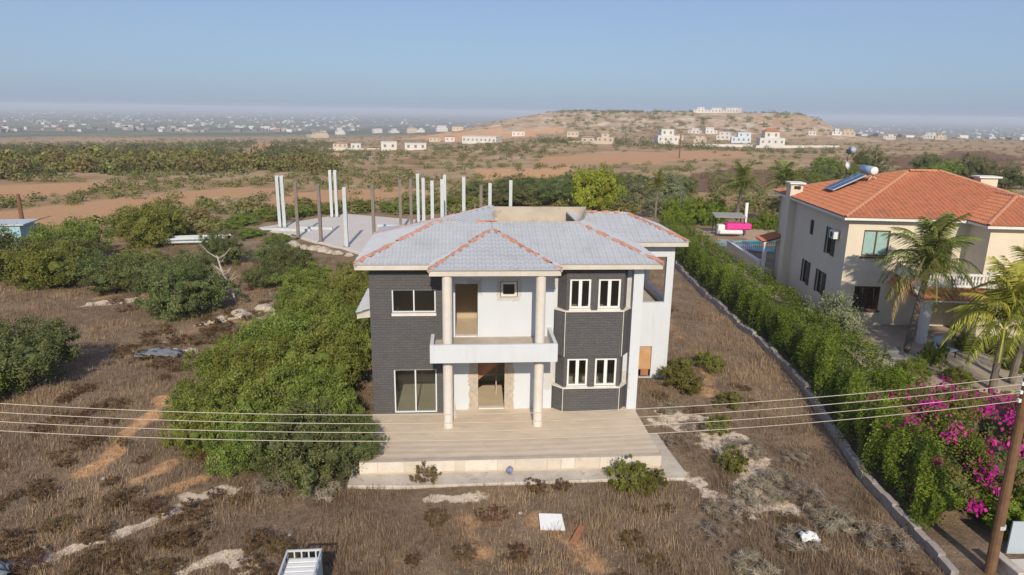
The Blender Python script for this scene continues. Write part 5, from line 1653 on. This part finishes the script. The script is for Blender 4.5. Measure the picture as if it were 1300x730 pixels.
for x in (-.52, .52):
    w = MB().tube([(x - .08, .2, .36), (x + .08, .2, .36)], .36, 16).build('wheel', 'dark_metal', tr)
    MB().tube([(x - .09, .2, .36), (x + .09, .2, .36)], .18, 12).build('rim', 'steel_white', w)
o = MB().prism([(-.42, -.33), (.42, -.36), (.4, .33), (-.4, .36)], .0, .03).build('board', 'pvc')
o.location = (6.9, -7.95, th(6.9, -7.95) + .12)
o.rotation_euler = (R(16), R(3), R(2))
tag(o, 'white rectangular board lying in the dry grass before the terrace', 'board')
o = MB().prism([(-.5, -.12), (.5, -.1), (.5, .12), (-.5, .1)], 0, .05).build('plank', 'brick_red')
o.location = (7.7, -8.6, th(7.7, -8.6) + .08)
o.rotation_euler = (R(4), 0, R(62))
tag(o, 'reddish plank lying in the grass beside the white board', 'plank')
def crumple(name, mat, loc, sx, sy, sz, seed, label, cat, n=9):
    rng = np.random.default_rng(seed)
    u = np.linspace(-1, 1, n)
    gx_, gy_ = np.meshgrid(u, u)
    zz = (rng.random((n, n)) * .7 + .5 * (1 - gx_ ** 2) * (1 - gy_ ** 2)) * sz
    V = np.stack([gx_ * sx + rng.normal(size=(n, n)) * sx * .07, gy_ * sy + rng.normal(size=(n, n)) * sy * .07, zz], -1).reshape(-1, 3)
    i = (np.arange(n - 1)[:, None] * n + np.arange(n - 1)[None, :]).ravel()
    F = np.stack([i, i + 1, i + n + 1, i + n], 1)
    ob = link(name, fast_mesh(name, V, F, mat), None, loc)
    so = ob.modifiers.new('thick', 'SOLIDIFY')
    so.thickness = .02
    return tag(ob, label, cat)
crumple('plastic_bag', 'pvc', (15.25, -9.4, th(15.25, -9.4) + .12), .3, .22, .3, 3, 'crumpled white plastic bag in the dry grass near the hedge', 'bag')
crumple('tarp', 'blue_tarp', (-10.3, -9.9, th(-10.3, -9.9) + .1), .9, .55, .45, 5, 'crumpled blue-grey tarp in the grass at the plot corner', 'tarp', 13)
crumple('tarp', 'blue_tarp', (-12.6, 8.4, th(-12.6, 8.4) + .1), 1.1, .45, .35, 6, 'flattened blue-grey tarp beside the round left bush', 'tarp', 11)
bm = bmesh.new()
bmesh.ops.create_icosphere(bm, subdivisions=2, radius=.15)
for v in bm.verts:
    v.co *= random.uniform(.85, 1.12)
me = bpy.data.meshes.new('twine_ball')
bm.to_mesh(me)
bm.free()
me.materials.append(MAT['twine_blue'])
tag(link('twine_ball', me, None, (5.72, -4.52, -.36)), 'small blue bundle of twine on the apron against the terrace', 'bundle')
o = MB().prism([(-.07, -.02), (.07, -.02), (.07, .02), (-.07, .02)], 0, 1.35).build('plank', 'dead_wood')
o.location = (3.62, -0.62, 0.0)
o.rotation_euler = (R(-14), R(-10), 0)
tag(o, 'short wooden plank leaning behind the left porch column', 'plank')
# stones and rubble
def rock_mesh(seed):
    rng = random.Random(seed)
    b = bmesh.new()
    bmesh.ops.create_icosphere(b, subdivisions=2, radius=1)
    for v in b.verts:
        v.co = Vector((v.co.x * rng.uniform(.8, 1.1), v.co.y * rng.uniform(.75, 1.05), v.co.z * .55 * rng.uniform(.75, 1.1)))
    m = bpy.data.meshes.new('stone')
    b.to_mesh(m)
    b.free()
    m.materials.append(MAT['rock'])
    return m
rm = [rock_mesh(i) for i in range(5)]
stones = []
rr = random.Random(12)
for pts, w, s in PALE_TRAILS[4:9]:
    for (ax, ay), (bx, by) in zip(pts[:-1], pts[1:]):
        for _ in range(3):
            k = rr.random()
            stones.append((ax + (bx - ax) * k + rr.uniform(-w, w), ay + (by - ay) * k + rr.uniform(-w, w), rr.uniform(.08, .22) * (1.6 if ay > 8 else 1)))
stones += [(-9.6, 17.6, .55), (-9.0, 17.2, .4), (-10.8, 16.4, .6), (-10.2, 15.6, .45), (-8.4, 16.4, .35), (-11.6, 15.2, .4), (-8.4, 36.2, .5), (-7.6, 35.6, .6), (-9.2, 37.2, .7), (-6.4, 34.6, .5), (-10.2, 38.0, .8), (-11.4, 38.2, .7), (-5.2, 33.6, .45), (-12.6, 39.4, .8), (15.6, 3.8, .2), (15.8, 9.4, .25), (17.2, 14.2, .22), (18.6, 19, .25)]
for i in range(50):
    x, y = rr.uniform(-14, 18), rr.uniform(-11, 20)
    if -9 < x < 13 and y > -5.5:
        continue
    stones.append((x, y, rr.uniform(.05, .13)))
for x, y, r in stones:
    o = link('stone', rr.choice(rm), None, (x, y, th(x, y) + r * .12), (0, 0, rr.uniform(0, 6.28)), r)
    tag(o, 'pale limestone stone lying loose on the dry plot', 'stone', 'loose stones on the plot')
# gate and drive at the lower right
sheet('driveway', [(20.75, -10.75), (27, -10.9), (27, -13.5), (20.9, -13.5)], th(22, -11) + .16, 'slab', thick=.5)
gt = thing('gate', 'pale blue-grey metal gate panel beside the wooden pole', 'gate', (21.3, -10.45, th(21.3, -10.4)), R(-4))
MB().box(0, 1.15, 0, .05, .1, 1.25).build('panel', 'gate_blue', gt)
MB().box(1.25, 2.4, 0, .05, .1, 1.25).build('panel', 'gate_blue', gt)
for x in (1.17, 1.215):
    MB().box(x, x + .022, -.01, .06, .0, 1.3).build('post', 'dark_metal', gt)
gp = MB().box(0, .28, 0, 1.1, 0, .5).build('kerb_block', 'apron', None, bevel=.02)
gp.location = (20.42, -11.9, th(20.4, -11.4))
tag(gp, 'small concrete kerb block at the foot of the wooden pole', 'kerb')

# ------------------------------------------------------------------ far houses, each a thing with walls, roof and windows
FAR = [(142.7, 428.0, 13.8, 9.4, 'w'), (227.7, 626.8, 11.2, 5.2, 'w'), (244.0, 624.2, 11.2, 5.6, 'w'), (172.2, 450.8, 8.2, 5.3, 't'), (219.1, 525.0, 13.7, 6.2, 'w'), (206.8, 462.0, 13.5, 7.4, 'b'), (202.4, 401.7, 15.3, 9.6, 'r'), (92.2, 390.7, 9.9, 6.4, 't'), (78.7, 375.1, 7.6, 3.6, 't'), (101.1, 567.8, 9.8, 4.9, 't'), (172.6, 498.3, 6.4, 3.8, 't'), (334.5, 606.0, 6.6, 3.6, 'w'), (279.8, 761.3, 15.4, 5.8, 'w'), (294.1, 756.2, 15.4, 5.2, 'w'), (309.8, 751.5, 19.3, 5.2, 'w'), (356.8, 603.2, 8.3, 5.8, 'w'), (368.1, 603.9, 11.8, 6.7, 't'), (504.1, 751.1, 12.8, 6.4, 'r'), (575.0, 782.2, 13.7, 6.9, 'w'), (559.5, 740.8, 11.0, 5.5, 't'), (-208.6, 1056.7, 28.1, 7.7, 't'), (-242.6, 1445.3, 20.7, 8.6, 'w'), (-181.0, 1585.9, 20.6, 9.4, 'w'), (-141.6, 1573.8, 20.4, 9.3, 'w'), (-101.9, 1549.7, 21.9, 10.9, 't'), (-85.4, 1601.0, 18.8, 9.4, 'w'), (-38.7, 1730.6, 28.5, 14.2, 'w'), (2.0, 759.4, 12.7, 4.5, 't'), (-62.1, 422.4, 6.4, 3.6, 'w'), (-32.6, 336.5, 8.0, 4.0, 'w'), (-18.0, 322.3, 10.6, 2.8, 'w'), (-81.0, 476.4, 10.6, 3.2, 't'), (18.8, 506.5, 27.2, 4.9, 'w'), (60.8, 646.8, 12.5, 4.1, 'w'), (-18.5, 611.2, 10.3, 4.0, 't'), (-4.7, 597.2, 8.7, 4.3, 'r')]
def far_house(x, y, w, h, k, seed):
    rr = random.Random(seed)
    mt_ = {'w': 'far_white', 't': 'far_tan', 'b': 'far_blue', 'r': 'far_white'}[k]
    look = {'w': 'white flat-roofed house', 't': 'tan house with low pitched roof', 'b': 'pale blue-white house', 'r': 'white house with red tiled roof'}[k]
    d = math.hypot(x - 4, y + 28)
    if 270 < x < 315 and 735 < y < 770:
        place, grp = 'on top of the rocky table hill', 'hilltop houses'
        look = 'long low white building'
    elif x > 60 and y < 700:
        place, grp = 'at the foot of the rocky table hill', 'houses below the hill'
    elif x > 300:
        place, grp = 'on the slope to the right of the rocky hill', 'houses right of the hill'
    elif y > 1000:
        place, grp = 'on the far plain beyond the tan fields', 'houses on the far plain'
    else:
        place, grp = 'among the scrub beyond the steel posts', 'houses beyond the posts'
    ang = rr.uniform(-.35, .35) - math.atan2(x - 4, y + 28)
    t = thing('far_house', look + ' ' + place, 'house', (x, y, th(x, y) - .6), ang, grp + ' ' + k)
    dp = w * rr.uniform(.6, .9)
    H1 = h + .6
    two = h > 5
    MB().box(-w / 2, w / 2, 0, dp, 0, H1 * (.62 if two else 1)).build('wall', mt_, t)
    if two:
        a, b = sorted((rr.uniform(-.5, -.1) * w, rr.uniform(.2, .5) * w))
        MB().box(a, b, dp * .1, dp, H1 * .62, H1).build('wall', mt_, t)
        MB().box(a, b, dp * .06, dp * .1 - .01, H1 * .62 + .01, H1 * .62 + .9).build('balcony', mt_, t)
    else:
        a, b = -w / 2, w / 2
    if k in 'tr':
        ze, zr = H1 + .02, H1 + max(.9, h * .22)
        m = MB()
        y0, y1 = (dp * .1 if two else 0) - .4, dp + .4
        ym = (y0 + y1) / 2
        m.add([(a - .4, y0, ze), (b + .4, y0, ze), (b + .4, y1, ze), (a - .4, y1, ze), (a + (b - a) * .3, ym, zr), (b - (b - a) * .3, ym, zr)], [(0, 1, 5, 4), (1, 2, 5), (2, 3, 4, 5), (3, 0, 4), (3, 2, 1, 0)])
        m.build('roof', 'terracotta' if k == 'r' else 'far_roof', t)
    else:
        MB().box(a - .15, b + .15, (dp * .1 if two else 0) - .15, dp + .15, H1 + .01, H1 + .3).build('roof', mt_, t)
    n = max(2, int(w / 3.2))
    for i in range(n):
        xx = -w / 2 + w * (i + .5) / n
        zz = H1 * .62 * .55 if two else H1 * .5
        MB().box(xx - .6, xx + .6, -.06, -.01, zz - .2, zz + 1.2).build('window', 'far_window', t)
    if two:
        for i in range(max(1, int((b - a) / 3.4))):
            xx = a + (b - a) * (i + .5) / max(1, int((b - a) / 3.4))
            MB().box(xx - .6, xx + .6, dp * .1 - .06, dp * .1 - .005, H1 * .72, H1 * .9).build('window', 'far_window', t)
    return t
for i, a in enumerate(FAR):
    far_house(*a, seed=i)
for i, (x0, y0, x1, y1, lb) in enumerate(((186, 388, 245, 398, 'long white garden wall running right from the houses below the hill'), (66, 366, 92, 378, 'low tan garden wall in front of the tan houses below the hill'), (150, 400, 190, 402, 'low white wall left of the red-roofed house below the hill'), (-75, 400, -45, 402, 'long low white wall among the scrub beyond the steel posts'))):
    t = thing('garden_wall', lb, 'wall', (x0, y0, th(x0, y0) - .8), math.atan2(y1 - y0, x1 - x0))
    MB().box(0, math.hypot(x1 - x0, y1 - y0), 0, .3, 0, 2.4).build('wall', 'far_white' if 'white' in lb else 'far_tan', t)

# ------------------------------------------------------------------ scrub over the heath: the nearest as bushes, the rest as one mass
def scrub_points():
    rng = np.random.default_rng(33)
    n = 30000
    r = 62 * np.exp(rng.random(n) * math.log(1500 / 62))
    az = np.radians(rng.uniform(-36, 46, n))
    x = 4 + r * np.sin(az)
    y = -28 + r * np.cos(az)
    red, pale, tan, brown = ground_masks(x, y)
    cl = 0.5 + 0.5 * np.sin(x * .045 + 1.7 * np.sin(y * .028)) * np.cos(y * .04 + 1.4 * np.sin(x * .03))
    cl2 = 0.5 + 0.5 * np.sin(x * .16 + 2 * np.sin(y * .11)) * np.cos(y * .13)
    azd = np.degrees(az)
    wood = sst(-8, -12, azd) * sst(150, 190, r) * sst(800, 600, r)          # belt of trees on the left
    wood = np.maximum(wood, .45 * sst(-13, -9, azd) * sst(10, 4, azd) * sst(230, 260, r) * sst(400, 340, r))
    wood = np.maximum(wood, .8 * sst(5, 7, azd) * sst(22, 20, azd) * sst(370, 400, r) * sst(540, 480, r))
    wood = np.maximum(wood, .4 * sst(4, 8, azd) * sst(34, 30, azd) * sst(330, 370, r) * sst(620, 520, r))
    p = .09 + .36 * cl * cl2 + .5 * wood * (.25 + .75 * cl2) + .15 * sst(60, 30, np.abs(r - 95)) + .5 * sst(640, 720, r) * sst(5, 9, azd) * sst(30, 27, azd)
    p *= (1 - .96 * red) * (1 - .92 * tan) * (1 - .45 * brown)
    hw = np.minimum.reduce([np.hypot(x - a[0], (y - a[1]) * .35 + 3.5) - a[2] * .75 for a in FAR])
    keep = (rng.random(n) < np.clip(p, 0, 1)) & (hw > 0)
    keep &= ~((y < 62) & (x > -21) & (x < 50)) & ~((y > 34) & (y < 62) & (x > -20) & (x < 14)) & ~((x > 20) & (x < 50) & (y < 64))
    keep &= ~((x < -20) & (y < 45))
    x, y, r, wood = x[keep], y[keep], r[keep], wood[keep]
    s = rng.uniform(.5, 1.35, len(x)) * (1 + 1.2 * wood * rng.uniform(.4, 1.3, len(x)))
    s *= 1 + .5 * sst(300, 900, r)
    azk = np.degrees(np.arctan2(x - 4, y + 28))
    s *= 1 + 1.0 * sst(640, 720, r) * sst(5, 9, azk) * sst(30, 27, azk)
    return x, y, r, s, wood
sx_, sy_, sr_, ss_, sw_ = scrub_points()
order = np.argsort(-(ss_ / sr_))
big = order[:280]
SC = [make_plant('scrub_bush', 'low olive-coloured scrub bush on the open heath', 'bush', 'scrub bushes on the heath', bush_blobs(s, 7, .8), 700, 0.2, 'leaf_scrub', s, (.4, .05), 3, core=True) for s in (91, 92, 93)]
for i, j in enumerate(big):
    s = float(ss_[j])
    bx, by = float(sx_[j]), float(sy_[j])
    where = 'left of the steel posts, by the red fields' if bx < -20 else ('straight behind the steel posts' if bx < 14 else ('beyond the yellow-green tree' if bx < 60 else 'on the brown heath behind the tan house'))
    size = 'large' if s > 1.25 else ('small' if s < .85 else 'mid-sized')
    put(SC[i % 3], bx, by, s * 1.25, s * (1.0 + .5 * float(sw_[j])), label=size + ' olive-coloured scrub bush ' + where, group='scrub ' + where)
def scrub_mass(idx):
    rng = np.random.default_rng(44)
    per = 64
    m = len(idx)
    D = unit(rng.normal(size=(m * per, 3)))
    D[:, 2] = np.abs(D[:, 2])
    s = np.repeat(ss_[idx], per)
    wd = np.repeat(sw_[idx], per)
    rad = rng.uniform(.35, 1.05, m * per) * s
    gz_ = terrain_h(sx_[idx], sy_[idx])
    P = np.stack([np.repeat(sx_[idx], per) + D[:, 0] * rad * 1.3, np.repeat(sy_[idx], per) + D[:, 1] * rad * 1.3, np.repeat(gz_, per) + D[:, 2] * rad * (1.0 + .6 * wd) + .1], 1)
    V, F = leaf_cards(P, D + np.array([0, -.3, .4]), s * .36, rng, 1.7, .6)
    bt = rng.random(m)
    return fast_mesh('heath_scrub', V, F, 'leaf_scrub_far', np.clip(np.repeat(bt, per) * .7 + rng.random(m * per) * .4 - .4 * wd, 0, 1))
tag(link('heath_scrub', scrub_mass(order[280:])), 'mass of scrub and low trees over the far heath', 'scrub', kind='stuff')
def town():
    rng = np.random.default_rng(55)
    mb = MB()
    def spread(n, az0, az1, r0, r1):
        for _ in range(n):
            r = r0 * math.exp(rng.random() * math.log(r1 / r0))
            a = R(rng.uniform(az0, az1))
            c = math.sin(a * 41 + math.log(r) * 9) + math.sin(a * 97 - math.log(r) * 17)
            if c < -.3 and rng.random() < .8:
                continue
            x, y = 4 + r * math.sin(a), -28 + r * math.cos(a)
            w, d, h = rng.uniform(6, 18), rng.uniform(8, 14), rng.uniform(3, 7)
            z = th(x, y)
            mb.box(x - w / 2, x + w / 2, y, y + d, z - 2, z + h)
    spread(750, -34, -8, 1700, 8500)
    spread(160, -10, 9, 2500, 9000)
    spread(900, 25, 44, 1300, 8500)
    return mb.mesh('far_town', 'far_town')
tag(link('far_town', town()), 'distant town spread over the hazy plain', 'town', kind='stuff')

# ------------------------------------------------------------------ haze
hz = MB().box(-27500, 27500, -3500, 27500, -75, 27).build('haze', 'white_trim')
hm = bpy.data.materials.new('haze')
hm.use_nodes = True
nt = hm.node_tree
for n in list(nt.nodes):
    nt.nodes.remove(n)
ho = nt.nodes.new('ShaderNodeOutputMaterial')
pv = nt.nodes.new('ShaderNodeVolumePrincipled')
pv.inputs['Color'].default_value = (0.76, 0.84, 0.97, 1)
pv.inputs['Density'].default_value = HAZE
pv.inputs['Anisotropy'].default_value = 0.0
nt.links.new(pv.outputs[0], ho.inputs['Volume'])
hz.data.materials.clear()
hz.data.materials.append(hm)
tag(hz, kind='stuff')
